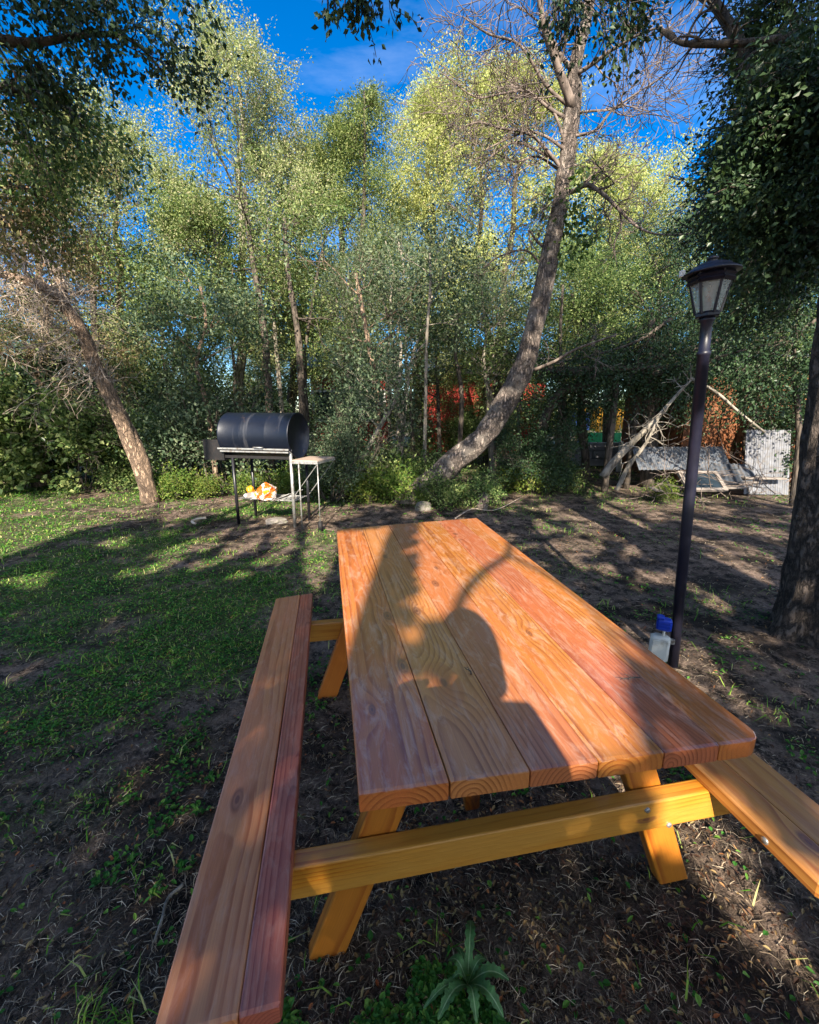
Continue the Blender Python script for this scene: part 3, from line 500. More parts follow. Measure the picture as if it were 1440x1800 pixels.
# ---------------------------------------------------------------- barrel smoker
fl_ = [G(415, 915), G(527, 925)]
sd = D(465, 765, 5.62)
smk = thing('barrel_smoker', 'black oil drum barbecue on four legs in front of the trees', 'barbecue', (sd[0], sd[1], 0)); SA = -YAW + rad(-14); smk.rotation_euler = (0, 0, SA)
zc = sd[2] ; RD, LD = 0.285, 0.98
Mx = Matrix.Translation((0, 0, zc)) @ Matrix.Rotation(rad(90), 4, 'Y')
h = LD / 2
mb = MB(); prof = [(RD * .96, -h + .012), (RD * 1.0, -h + .01), (RD * 1.02, -h + .004), (RD * 1.02, -h - .004), (RD, -h - .006)][::-1]
prof = [(0, -h + .012), (RD * .955, -h + .012), (RD * .97, -h - .004), (RD * 1.015, -h - .004), (RD * 1.015, -h + .01), (RD, -h + .016)]
for zz in (-.17, .17): prof += [(RD, zz - .014), (RD * 1.006, zz - .006), (RD * 1.006, zz + .006), (RD, zz + .014)]
prof += [(RD, h - .016), (RD * 1.015, h - .01), (RD * 1.015, h + .004), (RD * .97, h + .004), (RD * .955, h - .012), (0, h - .012)]
mb.lathe(prof, 40, M=Mx); mb.build('drum', M['drum'], smk, smooth=True)
# lid seam strip, hinge handle, grill rail
mb = MB(); mb.box((0.0, -RD * 1.03, zc - .155), (LD * 1.02, .012, .022), bev=.003); mb.box((0, -RD * .93, zc - .19), (LD * .98, .03, .02), bev=.003); mb.build('lid_rim', M['galv'], smk, smooth=False)
mb = MB(); mb.tube([(.04, -RD - .01, zc - .13), (.04, -RD - .05, zc - .13), (.16, -RD - .05, zc - .13), (.16, -RD - .01, zc - .13)], .007, 6); mb.build('handle', M['galv'], smk)
# left end firebox: open wedge tray
mb = MB(); x0, x1 = -h - .27, -h + .03; zz0, zz1 = zc - .31, zc - .05
mb.box(((x0 + x1) / 2, -RD * .8, (zz0 + zz1) / 2), (x1 - x0, .006, zz1 - zz0)); mb.box(((x0 + x1) / 2, RD * .8, (zz0 + zz1) / 2), (x1 - x0, .006, zz1 - zz0)); mb.box((x0, 0, (zz0 + zz1) / 2 - .02), (.006, RD * 1.6, zz1 - zz0 - .04)); mb.box(((x0 + x1) / 2, 0, zz0), (x1 - x0, RD * 1.6, .006)); mb.build('firebox', M['soot'], smk, smooth=False)
mb = MB(); mb.box((0, -.19, zc - .265), (LD * .98, .04, .035)); mb.box((0, .19, zc - .265), (LD * .98, .04, .035)); mb.box((-h + .06, 0, zc - .262), (.04, .38, .033)); mb.box((h - .06, 0, zc - .262), (.04, .38, .033)); mb.build('frame', M['soot'], smk, smooth=False)
lg = [(-h + .13, -.20, 'black_metal', -.0), (h - .02, -.20, 'galv', .0), (-h + .13, .20, 'black_metal', 0), (h - .02, .20, 'black_metal', 0)]
for (x, y, m_, s_) in lg:
    mb = MB(); mb.tube([(x + s_, y, -.02), (x, y, zc - (.28 if m_ != 'galv' else .16))], .02, 10); mb.build('leg', M[m_], smk)
# wire lower shelf
mb = MB()
for k in range(9): mb.tube([(-h + .14 + k * .0, -.18 + k * .045, .33), (h - .03, -.18 + k * .045, .33)], .004, 5)
for k in range(5): mb.tube([(-h + .14 + k * .2, -.2, .325), (-h + .14 + k * .2, .2, .325)], .005, 5)
mb.build('wire_shelf', M['galv'], smk)
# right side table with thin legs, brace rods
tx0, tx1 = h + .02, h + .37; tz = zc - .29
mb = MB(); mb.box(((tx0 + tx1) / 2, -.02, tz), (tx1 - tx0, .50, .022), bev=.003); mb.build('side_shelf', M['shelf_wood'], smk, smooth=False)
mb = MB()
for y in (-.275, .235): mb.box(((tx0 + tx1) / 2, y, tz - .016), (tx1 - tx0 + .02, .018, .03))
for x in (tx0, tx1): mb.box((x, -.02, tz - .016), (.018, .52, .028))
mb.tube([(tx1, -.27, tz - .03), (h, -.21, .40)], .006, 5); mb.tube([(tx1, .23, tz - .03), (h, .20, .36)], .006, 5); mb.build('shelf_frame', M['galv'], smk, smooth=False)
for (x, y) in ((tx0 + .1, -.27), (tx1, -.27)):
    mb = MB(); mb.tube([(x, y, -.01), (x, y, tz - .03)], .010 if x < tx1 else .007, 6); lg_ = mb.build('shelf_leg', M['galv'], smk)
mb = MB(); mb.lathe([(0, -.02), (.03, -.02), (.03, .11), (0, .11)], 12, M=Matrix.Translation((tx1, -.27, 0))); mb.build('foot_block', M['soot'], smk)
# loose grate leaning
mb = MB(); c_ = Vector((h - .17, -.12, .36))
for k in range(11): mb.tube([(h - .30 + k * .024, -.24, .33 + k * .010), (h - .25 + k * .024, .02, .34 + k * .010)], .0035, 4)
for y, o_ in ((-.24, 0), (-.11, .025), (.02, .05)): mb.tube([(h - .31 + o_, y, .327 + (y + .24) * .04), (h - .05 + o_, y, .437 + (y + .24) * .04)], .005, 4)
g = mb.build('grill_grate', M['galv']); g.location = smk.location; g.rotation_euler = smk.rotation_euler
tag(g, 'small wire grill grate propped on the lower rack of the barbecue', 'grate')
# crumpled bags
def blob(name, m, centre, size, seed, label, cat):
    rs = np.random.RandomState(seed); import bmesh; bm = bmesh.new(); bmesh.ops.create_icosphere(bm, subdivisions=4, radius=1)
    off = rs.rand(3) * 10
    from mathutils import noise as mn
    for v in bm.verts:
        p = v.co.copy(); k = 1 + .38 * mn.noise(p * 1.4 + Vector(off)) + .22 * abs(mn.noise(p * 3.7 + Vector(off))) + .10 * abs(mn.noise(p * 9 + Vector(off))); v.co = Vector((p.x * size[0], p.y * size[1], p.z * size[2])) * k
        if v.co.z < -size[2] * .6: v.co.z = -size[2] * .6
    me = bpy.data.meshes.new(name); bm.to_mesh(me); bm.free(); mats = m if isinstance(m, list) else [m]
    for q in mats: me.materials.append(q)
    if len(mats) > 1:
        for p in me.polygons:
            c = p.center; n1 = mn.noise(Vector((c.x, c.y, c.z)) * 14 + Vector(off)); p.material_index = 1 if n1 > .0 and n1 < .3 else (2 if n1 >= .3 and len(mats) > 2 else 0)
    o = link(name, me, loc=centre); tag(o, label, cat); return o
sw = lambda x, y, z: np.array((Matrix.Translation(smk.location) @ Matrix.Rotation(SA, 4, 'Z')) @ Vector((x, y, z)))
blob('plastic_bag', [M['bag_orange'], M['bag_clear'], M['bag_yellow']], sw(.05, -.12, .40), (.12, .10, .12), 4, 'crumpled orange and white plastic bag on the lower rack of the barbecue', 'plastic bag')
blob('paper_bag', [M['bag_clear'], M['ash']], sw(-.12, -.08, .36), (.16, .10, .05), 7, 'flattened pale bag lying left of the orange bag on the rack', 'bag')
blob('yellow_wrapper', M['bag_yellow'], sw(-.24, -.05, .42), (.05, .05, .05), 9, 'small yellow wrapper at the left end of the lower rack', 'wrapper')
p = G(487, 917); a_ = blob('ash_heap', [M['ash'], M['stone']], (p[0], p[1], .0), (.13, .09, .05), 12, 'pale heap of ash and stone on the ground under the barbecue', 'ash heap')

# ---------------------------------------------------------------- trees
def unit(v): return v / (np.linalg.norm(v) + 1e-9)
def grow(mb, rng, p, d, L0, r0, depth, tips, mi=0, curl=0.25, up=0.1, segs=5, kids=(3, 5), sides=5, minr=0.0025, fall=0.62, spread=0.9, droop=0.0):
    pts = [p]; dd = unit(d)
    for i in range(segs):
        dd = unit(dd + rng.normal(size=3) * curl / math.sqrt(segs) + np.array([0, 0, up / segs - droop * i / segs])); pts.append(pts[-1] + dd * L0 / segs)
    pts = np.array(pts); rr = np.linspace(r0, max(minr, r0 * 0.35), len(pts)); mb.tube(pts, rr, max(3, sides), mi, cap=False)
    if depth <= 0: tips.append((pts[-1], dd, pts[len(pts) // 2])); return
    for k in range(rng.integers(kids[0], kids[1] + 1)):
        t = rng.uniform(0.25, 1.0); i = min(segs - 1, int(t * segs)); q = pts[i] + (pts[i + 1] - pts[i]) * (t * segs - i)
        nd = unit(unit(pts[i + 1] - pts[i]) + rng.normal(size=3) * spread * 0.6); grow(mb, rng, q, nd, L0 * fall * rng.uniform(.7, 1.2), rr[i] * .6, depth - 1, tips, mi, curl, up, max(3, segs - 1), kids, max(3, sides - 1), minr, fall, spread, droop)
    tips.append((pts[-1], dd, pts[len(pts) // 2]))
def leaves(rng, centers, per, sig, ls, lw, droop=0.0, dirs=None, jitter=0.5):
    """leaf-sized folded faces round each centre"""
    n = len(centers) * per; c = np.repeat(np.asarray(centers), per, 0); s = np.repeat(np.broadcast_to(sig, (len(centers),)), per)[:, None] if np.ndim(sig) else sig
    g = rng.normal(size=(n, 3)); g *= s; g[:, 2] *= 0.8; P = c + g; d = rng.normal(size=(n, 3)); d[:, 2] -= droop; 
    if dirs is not None: d += np.repeat(np.asarray(dirs), per, 0) * 1.2
    d /= np.linalg.norm(d, axis=1)[:, None]; u = np.cross(d, rng.normal(size=(n, 3))); u /= np.linalg.norm(u, axis=1)[:, None] + 1e-9; w = np.cross(d, u)
    L_ = (ls * rng.uniform(1 - jitter, 1 + jitter * .8, n))[:, None]; W_ = L_ * lw
    return np.stack([P, P + d * L_ * .45 + u * W_ + w * W_ * .35, P + d * L_, P + d * L_ * .45 - u * W_ + w * W_ * .35], 1)
def sprays(rng, cents, dirs, per, Ls, ls, lw, up=0.3, droop=0.0, k=4):
    """leaves strung along short twigs that fan out of each centre"""
    cents = np.asarray(cents); nc = len(cents); n = nc * per; sd = rng.normal(size=(nc, k, 3)) * .75 + np.asarray(dirs)[:, None, :] * .7 + [0, 0, up]; sd /= np.linalg.norm(sd, axis=2)[:, :, None]
    ln = Ls * rng.uniform(.5, 1.3, (nc, k)); ci = np.repeat(np.arange(nc), per); ki = rng.integers(0, k, n); D_ = sd[ci, ki]; t = rng.random(n) ** .8; l_ = ln[ci, ki] * t
    P = cents[ci] + D_ * l_[:, None] + rng.normal(size=(n, 3)) * (.02 + .05 * ls / .06); P[:, 2] -= droop * l_ * t
    d = D_ * .8 + rng.normal(size=(n, 3)) * .65; d[:, 2] -= droop * .8; d /= np.linalg.norm(d, axis=1)[:, None]; u = np.cross(d, rng.normal(size=(n, 3))); u /= np.linalg.norm(u, axis=1)[:, None] + 1e-9; w = np.cross(d, u); L_ = (ls * rng.uniform(.55, 1.4, n))[:, None]; W_ = L_ * lw
    return np.stack([P, P + d * L_ * .45 + u * W_ + w * W_ * .35, P + d * L_, P + d * L_ * .45 - u * W_ + w * W_ * .35], 1)
def leafmesh(name, Q, mats, mb=None):
    mb = mb or MB()
    if len(Q): mb.quads(Q, 0)
    return mb.mesh(name, mats, smooth=False)
def gen_tree(seed, H, R, z0, nleaf, lsize, lw=0.28, trunk_r=0.12, lean=(0, 0), crown='oval', droop=0.2, limbs=22, sig=0.28, forks=1, gap=0.0, leafm='leaf_mid', barkm='bark_dark', wood_shows=True, core=1.0, topthin=0.0, up=0.35):
    """returns (trunk mesh, crown mesh), base at the origin"""
    rng = np.random.default_rng(seed); tb = MB(); cb = MB(); tips = []
    stems = []
    for k in range(forks):
        a = rng.uniform(0, 6.28); off = np.array([math.cos(a), math.sin(a), 0]) * (R * .35 if forks > 1 else 0); pts = [np.array([0, 0, -.05])]; n = 9
        for i in range(1, n + 1):
            t = i / n; pts.append(np.array([lean[0] * t, lean[1] * t, H * .93 * t]) + off * t ** 1.2 + np.append(rng.normal(size=2) * .03 * H * .4, 0) * min(1, t * 3))
        pts = spline(pts, 3); rr = trunk_r * (1.0 if k == 0 else .75) * (1 - np.linspace(0, .93, len(pts))) ** .85 + .006; rr[0] *= 1.35; rr[1] *= 1.15; tb.tube(pts, rr, 10, rough=.05, rng=rng); stems.append((pts, rr))
    prof = {'oval': lambda s: max(.22, math.sin(math.pi * min(.97, max(.06, s * .85 + .1))) ** .7), 'cone': lambda s: max(.12, (1 - s) ** .7), 'wide': lambda s: max(.3, math.sin(math.pi * min(.95, .2 + .7 * s)) ** .5), 'column': lambda s: .75 * (max(.1, 1 - s ** 3)) + .1}[crown]
    cents = []; cd = []; top_ = stems[0][0][-1]
    for i in range(limbs):
        pts, rr = stems[i % forks]; s = (i + rng.random()) / limbs; z = z0 + (H * .95 - z0) * s; j = int(np.argmin(np.abs(pts[:, 2] - (z - R * .25)))); a = i * 2.4 + rng.uniform(-.4, .4); q = pts[j]
        L_ = R * prof(s) * rng.uniform(.75, 1.1); d = np.array([math.cos(a), math.sin(a), .35 + .5 * s]); tp = []
        grow(tb if wood_shows else cb, rng, q, d, L_, max(.012, rr[j] * .45), 2, tp, 0 if wood_shows else 1, .35, .3, 5, (3, 5), 5, .003, .55, 1.0, droop * .5)
        for (p, dd, mid) in tp:
            if rng.random() > gap * (.6 + topthin * s): cents.append(p); cd.append(dd)
            if rng.random() < .5 * core: cents.append(mid); cd.append(dd)
    cents = np.array(cents); cd = np.array(cd); per = max(1, int(nleaf / len(cents)))
    keep = rng.random(len(cents)) > .12; Q = sprays(rng, cents[keep], cd[keep], int(per * 2.2), sig * 1.9, lsize * .56, lw, up, droop); cb.quads(Q, 0)
    return tb.mesh('trunk', M[barkm]), cb.mesh('crown', [M[leafm], M[barkm]], smooth=False)
def place(meshes, pos, label, cat='tree', name='leafy_tree', rz=0.0, sc=1.0, group=None, sz=None):
    t = thing(name, label, cat, pos, group); t.rotation_euler = (0, 0, rz); t.scale = (sc, sc, sz or sc); link('trunk', meshes[0], t); link('crown', meshes[1], t); return t
def height_at(px, py, dist): return D(px, py, dist)[2]

# main background trees ------------------------------------------------
def tree_px(px, py_top, dist, px_half, seed, label, **kw):
    b = hbase(px, dist); tp_ = D(px, py_top, dist) - b; kw.setdefault('lean', (tp_[0], tp_[1])); H = height_at(px, py_top, dist); R = px_half / F * dist * 1.05
    nm = kw.pop('name', 'leafy_tree'); m = gen_tree(seed, H, R, kw.pop('z0', H * .3), **kw); return place(m, b, label, name=nm), m
T = []
T.append(tree_px(415, 50, 10.5, 112, 1, 'tall open-crowned tree with pale forked trunk behind the barbecue', nleaf=42000, lsize=.075, trunk_r=.13, limbs=26, sig=.30, leafm='leaf_olive', barkm='bark_grey', gap=.3, z0=3.0, topthin=.5, crown='oval'))
T.append(tree_px(605, 125, 11.5, 108, 2, 'willow-like green tree in the middle, left of the yellow green tree', nleaf=60000, lsize=.09, lw=.2, trunk_r=.15, limbs=30, sig=.34, forks=2, leafm='leaf_mid', crown='column', droop=.5, z0=2.5))
T.append(tree_px(735, 85, 12.5, 84, 3, 'tall narrow yellow green tree at the centre of the photo', nleaf=60000, lsize=.09, lw=.2, trunk_r=.15, limbs=32, sig=.36, forks=2, leafm='leaf_lime', crown='column', droop=.4, z0=2.8))
T.append(tree_px(868, 100, 12.0, 100, 4, 'sunlit yellow green tree behind the leaning bare tree', nleaf=52000, lsize=.085, trunk_r=.14, limbs=30, sig=.36, forks=2, leafm='leaf_lime', crown='oval', gap=.12, z0=2.8, topthin=.3))
T.append(tree_px(1078, 262, 12.5, 95, 5, 'rounded light green tree right of the leaning bare tree', nleaf=46000, lsize=.085, trunk_r=.13, limbs=26, sig=.36, leafm='leaf_lime', crown='oval', gap=.1, z0=2.6))
T.append(tree_px(510, 215, 12.5, 75, 6, 'green tree between the open-crowned tree and the willow-like tree', nleaf=40000, lsize=.085, trunk_r=.12, limbs=26, sig=.34, leafm='leaf_olive', crown='oval', z0=2.6, forks=2))
T.append(tree_px(200, 205, 9.5, 100, 7, 'olive leaved tree with brown tips behind the left leaning tree', nleaf=42000, lsize=.07, trunk_r=.11, limbs=28, sig=.28, leafm='leaf_olive', crown='wide', gap=.2, z0=2.4, barkm='bark_dark'))
T.append(tree_px(50, 250, 8.5, 120, 8, 'browned tree filling the far left edge', nleaf=42000, lsize=.065, lw=.2, trunk_r=.12, limbs=28, sig=.28, leafm='leaf_brown', crown='wide', gap=.2, z0=2.0, barkm='bark_tan'))
T.append(tree_px(330, 330, 9.5, 80, 9, 'smaller mid green tree left of the open-crowned tree', nleaf=32000, lsize=.07, trunk_r=.08, limbs=22, sig=.28, leafm='leaf_mid', crown='oval', z0=1.7, barkm='bark_dark'))
T.append(tree_px(700, 400, 9.6, 75, 10, 'slim grey green young tree in front of the centre trees', nleaf=13000, lsize=.06, lw=.2, trunk_r=.05, limbs=20, sig=.24, leafm='leaf_grey', crown='oval', z0=2.3, forks=3, barkm='bark_grey'))
T.append(tree_px(610, 430, 9.2, 60, 11, 'slim grey green young tree just right of the barbecue', nleaf=10000, lsize=.055, lw=.2, trunk_r=.05, limbs=20, sig=.22, leafm='leaf_grey', crown='oval', z0=2.2, forks=2, barkm='bark_grey'))
T.append(tree_px(1040, 440, 9.5, 95, 12, 'dense dark green tree behind the foot of the leaning tree', nleaf=30000, lsize=.065, trunk_r=.09, limbs=24, sig=.28, leafm='leaf_mid', crown='wide', z0=2.2, forks=2, barkm='bark_dark'))
T.append(tree_px(1165, 410, 9.0, 90, 13, 'dark tree behind the lantern post with hanging foliage', nleaf=30000, lsize=.06, trunk_r=.12, limbs=24, sig=.28, leafm='leaf_dark', crown='wide', z0=1.9, barkm='bark_dark'))
T.append(tree_px(1340, 440, 8.5, 80, 14, 'dark tree filling the gap between lamp post and pine', nleaf=30000, lsize=.055, trunk_r=.10, limbs=24, sig=.26, leafm='leaf_mid', crown='wide', z0=2.0, barkm='bark_dark'))
T.append(tree_px(1215, 350, 17, 75, 15, 'small distant pale tree seen right of the rounded light green tree', nleaf=18000, lsize=.09, trunk_r=.09, limbs=20, sig=.36, leafm='leaf_grey', crown='oval', gap=.35, z0=2.4))
T.append(tree_px(870, 480, 9.8, 80, 16, 'bushy mid green tree left of the leaning bare trunk', nleaf=13000, lsize=.06, trunk_r=.06, limbs=22, sig=.25, leafm='leaf_grey', crown='wide', z0=2.3, forks=2, barkm='bark_grey'))
# copies filling the wood further back
rs_ = random.Random(4); fill = [T[i][1] for i in (1, 3, 5, 8, 11)]
k = 0
for dist, pxs in ((15.5, range(-260, 1800, 180)), (21, range(-330, 1900, 190))):
    for px in pxs:
        px += rs_.uniform(-40, 40)
        ph = {15.5: 4.6, 21: 6.0}[dist] * rs_.uniform(.8, 1.05)
        if 1180 < px < 1330: ph *= .72
        m_ = fill[k % 5]; Hs = [height_at(610, 150, 11.5), height_at(860, 110, 12), height_at(505, 250, 12.5), height_at(330, 330, 9.5), height_at(1040, 440, 9.5)][k % 5]
        s = ph / Hs; place(m_, hbase(px, dist + rs_.uniform(-1, 1)), 'leafy green tree of the wood further back, seen only between nearer trees', rz=rs_.uniform(0, 6.28), sc=s, group='trees filling the wood further back'); k += 1

# slender bare-looking trunks between the barbecue and the centre ---------
def pole_tree(pxpts, dist, r, label, m='bark_dark', seed=0, name='slender_tree', nleaf=2200, lm='leaf_mid', twigs=6, cat='tree', sg=.22):
    rng = np.random.default_rng(seed); P = np.array([D(a, b, dist) for a, b in pxpts]); b = P[0].copy(); b[2] = 0; P[0][2] = -.05; P = spline(P - b, 4); tb = MB(); rr = np.linspace(r, r * .45, len(P)); tb.tube(P, rr, 8, rough=.06, rng=rng); tips = []
    for k in range(twigs):
        i = int(rng.uniform(.5, 1) * (len(P) - 1)); grow(tb, rng, P[i], rng.normal(size=3) * [1, 1, .4] + [0, 0, .3], rng.uniform(.5, 1.1), rr[i] * .4, 2, tips, 0, .35, .2, 4, (2, 4), 4, .003, .6, 1.0)
    t = thing(name, label, cat, b); link('trunk', tb.mesh('trunk', M[m]), t)
    if nleaf:
        c = np.array([q[0] for q in tips]); cb = MB(); cb.quads(leaves(rng, c, max(1, nleaf // len(c)), sg, .06, .25, .2), 0); link('crown', cb.mesh('crown', [M[lm]], False), t)
    return t
pole_tree([(468, 735), (470, 640), (455, 520), (440, 430), (430, 330)], 9.0, .085, 'dark straight trunk directly behind the left half of the drum', seed=21)
pole_tree([(530, 740), (528, 640), (520, 560), (505, 470), (500, 380)], 9.2, .08, 'dark trunk rising behind the right end of the drum', seed=22)
pole_tree([(545, 740), (536, 650), (545, 560), (560, 470), (575, 400)], 9.6, .04, 'thin dark trunk leaning right beside the drum end', seed=23)
pole_tree([(500, 735), (488, 640), (480, 540), (470, 450)], 10.2, .06, 'pale slender trunk glimpsed between the dark trunks behind the drum', 'bark_grey', seed=24)
pole_tree([(375, 790), (365, 720), (345, 640), (362, 570), (352, 500)], 7.6, .045, 'crooked pale thin trunk left of the barbecue with a broken stub', 'bark_tan', seed=25, nleaf=7000, lm='leaf_grey')
pole_tree([(178, 800), (180, 690), (168, 590), (162, 500), (158, 430)], 8.6, .085, 'dark upright trunk behind the left leaning tree', seed=26)
pole_tree([(660, 800), (664, 720), (655, 640), (640, 560), (625, 480)], 8.2, .07, 'reddish leaning trunk at the centre right of the barbecue', 'bark_tan', seed=27, lm='leaf_grey')
pole_tree([(745, 850), (748, 730), (750, 600), (757, 500), (755, 440)], 7.4, .035, 'thin pale pole-like sapling left of the big leaning tree', 'bark_grey', seed=28, nleaf=4000, lm='leaf_grey')
pole_tree([(700, 760), (720, 650), (745, 580), (760, 520)], 8.6, .04, 'slanting grey sapling crossing behind the pole-like sapling', 'bark_grey', seed=29, nleaf=4000, lm='leaf_grey')
pole_tree([(600, 865), (640, 800), (668, 750), (700, 690), (705, 600)], 7.3, .05, 'curved pale trunk leaning up from the ground right of the side shelf', 'bark_grey', seed=30, nleaf=5000, lm='leaf_grey')
pole_tree([(805, 790), (812, 700), (800, 620), (806, 540)], 9.0, .06, 'dark stem just left of the leaning trunk', seed=31)
pole_tree([(1000, 790), (992, 700), (985, 600), (990, 500)], 8.4, .05, 'dark stem standing right of the leaning trunk', seed=32)
pole_tree([(1143, 815), (1140, 730), (1142, 650), (1146, 560)], 8.2, .13, 'thick dark trunk left of the lamp post behind the dead branch', seed=33, lm='leaf_dark')
pole_tree([(870, 800), (868, 700), (880, 620), (872, 540)], 10.5, .07, 'dark trunk seen behind the leaning tree near the red cabin', seed=34)
pole_tree([(775, 790), (770, 700), (765, 600)], 10.5, .06, 'dark upright trunk behind the pole-like sapling', seed=35)
pole_tree([(1400, 860), (1405, 760), (1395, 650), (1400, 560)], 6.6, .05, 'thin leaning stem beside the left side of the pine', seed=36, lm='leaf_dark', nleaf=6000)

for q_ in (([(300, 790), (296, 700), (285, 610), (290, 520)], 8.8, .035, 'thin dark stem between twin-stemmed tree and barbecue'), ([(405, 740), (412, 650), (402, 560), (410, 470)], 9.4, .04, 'thin dark stem above the left end of the drum'), ([(625, 790), (618, 700), (600, 620), (590, 520)], 9.8, .05, 'dark stem leaning left in the gap right of the drum'), ([(690, 770), (682, 680), (690, 600), (672, 520)], 9.6, .045, 'dark stem in the middle of the sunlit gap'), ([(730, 780), (722, 690), (738, 600), (730, 520)], 10.4, .05, 'dark stem close behind the thin pale sapling'), ([(920, 800), (912, 720), (930, 640), (925, 560)], 9.6, .045, 'dark stem crossing behind the bend of the leaning trunk'), ([(1030, 790), (1024, 700), (1035, 620)], 9.6, .04, 'dark stem left of the shelter posts'), ([(90, 800), (96, 700), (88, 600), (100, 500)], 9.0, .05, 'dark stem in the shade behind the large-leaved shrubs'), ([(240, 790), (232, 690), (246, 590), (240, 500)], 9.4, .045, 'dark stem right behind the twin-stemmed tree')): pole_tree(*q_, seed=int(q_[0][0][0]), nleaf=1500)
# open shelter of dark posts with a rough pole roof
sb = base(1080, 8.2); shl = thing('shelter', 'low open shelter with dark posts and rough pole roof behind the dead branch', 'shelter', sb); shl.rotation_euler = (0, 0, -YAW)
rng = np.random.default_rng(71)
for px, pyt, dist in ((1062, 662, 7.6), (1100, 655, 8.0), (975, 690, 9.3), (1215, 650, 9.3)):
    b = base(px, dist) - sb; lx_ = b[0] * math.cos(YAW) - b[1] * math.sin(YAW); ly_ = b[0] * math.sin(YAW) + b[1] * math.cos(YAW); ht = 2.12; mb = MB(); mb.tube([(lx_, ly_, -.05), (lx_ + .01, ly_, ht / 2), (lx_ + .02, ly_, ht)], [.06, .055, .05], 10, rough=.05, rng=rng); mb.build('post', M['bark_dark'], shl)
mb = MB()
for k in range(15): y_ = -.75 + k * .15; mb.tube([(-1.5 + rng.normal() * .15, y_, 2.12 + rng.normal() * .02 + k * .012), (0, y_ + rng.normal() * .04, 2.14 + k * .012), (1.7 + rng.normal() * .2, y_, 2.18 + rng.normal() * .03 + k * .012)], rng.uniform(.03, .05), 6, rough=.06, rng=rng)
for x_ in (-1.2, .1, 1.4): mb.tube([(x_, -.9, 2.06), (x_, 1.5, 2.16)], .05, 8)
mb.build('roof', M['bark_dark'], shl)
# low dark fallen trunk slanting behind
P = np.array([D(a, b, 7.8) for a, b in ((940, 800), (975, 700), (1040, 672), (1110, 640), (1200, 618), (1290, 590))]); b = P[0].copy(); b[2] = 0
mb = MB(); rng = np.random.default_rng(77); tips = []; S = spline(P - b, 4); mb.tube(S, np.linspace(.09, .035, len(S)), 8, rough=.08, rng=rng)
for k in range(20): i = rng.integers(4, len(S)); grow(mb, rng, S[i], rng.normal(size=3) + [0, 0, -.1], .7, .02, 2, tips, 0, .5, 0, 4, (2, 4), 4, .003)
t = thing('fallen_tree', 'dark fallen trunk slanting low across the back right, full of twigs', 'fallen tree', b); link('trunk', mb.mesh('trunk', M['bark_dark']), t)
c = np.array([q[0] for q in tips]); cb = MB(); cb.quads(leaves(rng, c, 40, .2, .05, .28, .3), 0); link('crown', cb.mesh('crown', [M['leaf_dark']], False), t)

# the big leaning bare tree ------------------------------------------------
def poly3(pxs, d0, d1): 
    n = len(pxs); return np.array([D(a, b, d0 + (d1 - d0) * i / (n - 1)) for i, (a, b) in enumerate(pxs)])
rng = np.random.default_rng(5)
P = poly3([(700, 892), (748, 858), (800, 808), (850, 768), (893, 700), (922, 640), (938, 580), (957, 500), (970, 430), (988, 340), (1000, 250), (1008, 180), (1012, 110), (1030, 40), (1045, -60), (1050, -170)], 6.9, 6.2)
b = P[0].copy(); b[2] = 0; P = P - b; P[0][2] = -.08
wpx = [52, 46, 40, 36, 38, 34, 29, 30, 26, 23, 22, 22, 17, 14, 11, 7]
S = spline(P, 4); rr = np.interp(np.linspace(0, 1, len(S)), np.linspace(0, 1, len(wpx)), wpx) / 2 / F * 6.9 * .98
dead = thing('bare_tree', 'big leaning tree with grey bark and bare forked upper branches at the centre right', 'tree', b)
tb = MB(); tb.tube(S, rr, 14, rough=.05, rng=rng); link('trunk', tb.mesh('trunk', M['bark_dead']), dead)
mbb = MB(); tips = []
def limb(pxs, d0, d1, w0, w1, n=10, L_=.5, depth=2, mbx=None, off=b):
    Q = spline(poly3(pxs, d0, d1) - off, 4); r = np.linspace(w0 * .5, w1 * .5, len(Q)) / 2 / F * 6.5; mb_ = mbx or mbb; mb_.tube(Q, r, 8, rough=.04, rng=rng)
    for k in range(n):
        i = int(rng.uniform(.15, 1) * (len(Q) - 2)); dirn = unit(Q[i + 1] - Q[i]); grow(mb_, rng, Q[i], dirn + rng.normal(size=3) * .75, L_ * rng.uniform(.6, 1.3), max(.004, r[i] * .45), depth, tips, 0, .6, .15, 5, (3, 5), 4, .0042, .62, 1.0)
limb([(1008, 190), (985, 130), (972, 90), (955, 40), (945, -30), (930, -120)], 6.35, 6.0, 26, 8, 10, .9)
limb([(1003, 120), (985, 95), (968, 60), (960, 20)], 6.3, 6.3, 14, 5, 6)
limb([(1015, 130), (1045, 110), (1080, 85), (1120, 62), (1165, 45)], 6.3, 5.6, 12, 4, 9, .7)
limb([(1005, 190), (960, 150), (915, 80), (860, 60), (815, 30)], 6.4, 5.9, 11, 3, 10, .7)
limb([(1000, 210), (965, 190), (925, 160), (880, 165), (835, 170), (780, 130)], 6.4, 6.0, 10, 3, 10, .6)
limb([(998, 270), (975, 200), (940, 172), (900, 150), (860, 165)], 6.4, 6.2, 9, 3, 8, .6)
limb([(990, 300), (960, 262), (930, 235), (880, 225), (840, 215), (800, 230)], 6.45, 6.0, 11, 3, 11, .7)
limb([(990, 290), (940, 262), (905, 250), (870, 270), (835, 300)], 6.45, 6.2, 10, 3, 9, .6)
limb([(985, 300), (945, 275), (905, 285), (870, 270), (830, 280)], 6.5, 6.4, 8, 2, 9, .6)
limb([(1000, 240), (1045, 230), (1075, 195), (1110, 170), (1165, 135)], 6.4, 5.9, 10, 3, 11, .7)
limb([(1000, 200), (1040, 195), (1085, 190), (1120, 165), (1140, 130)], 6.4, 6.0, 8, 2, 9, .6)
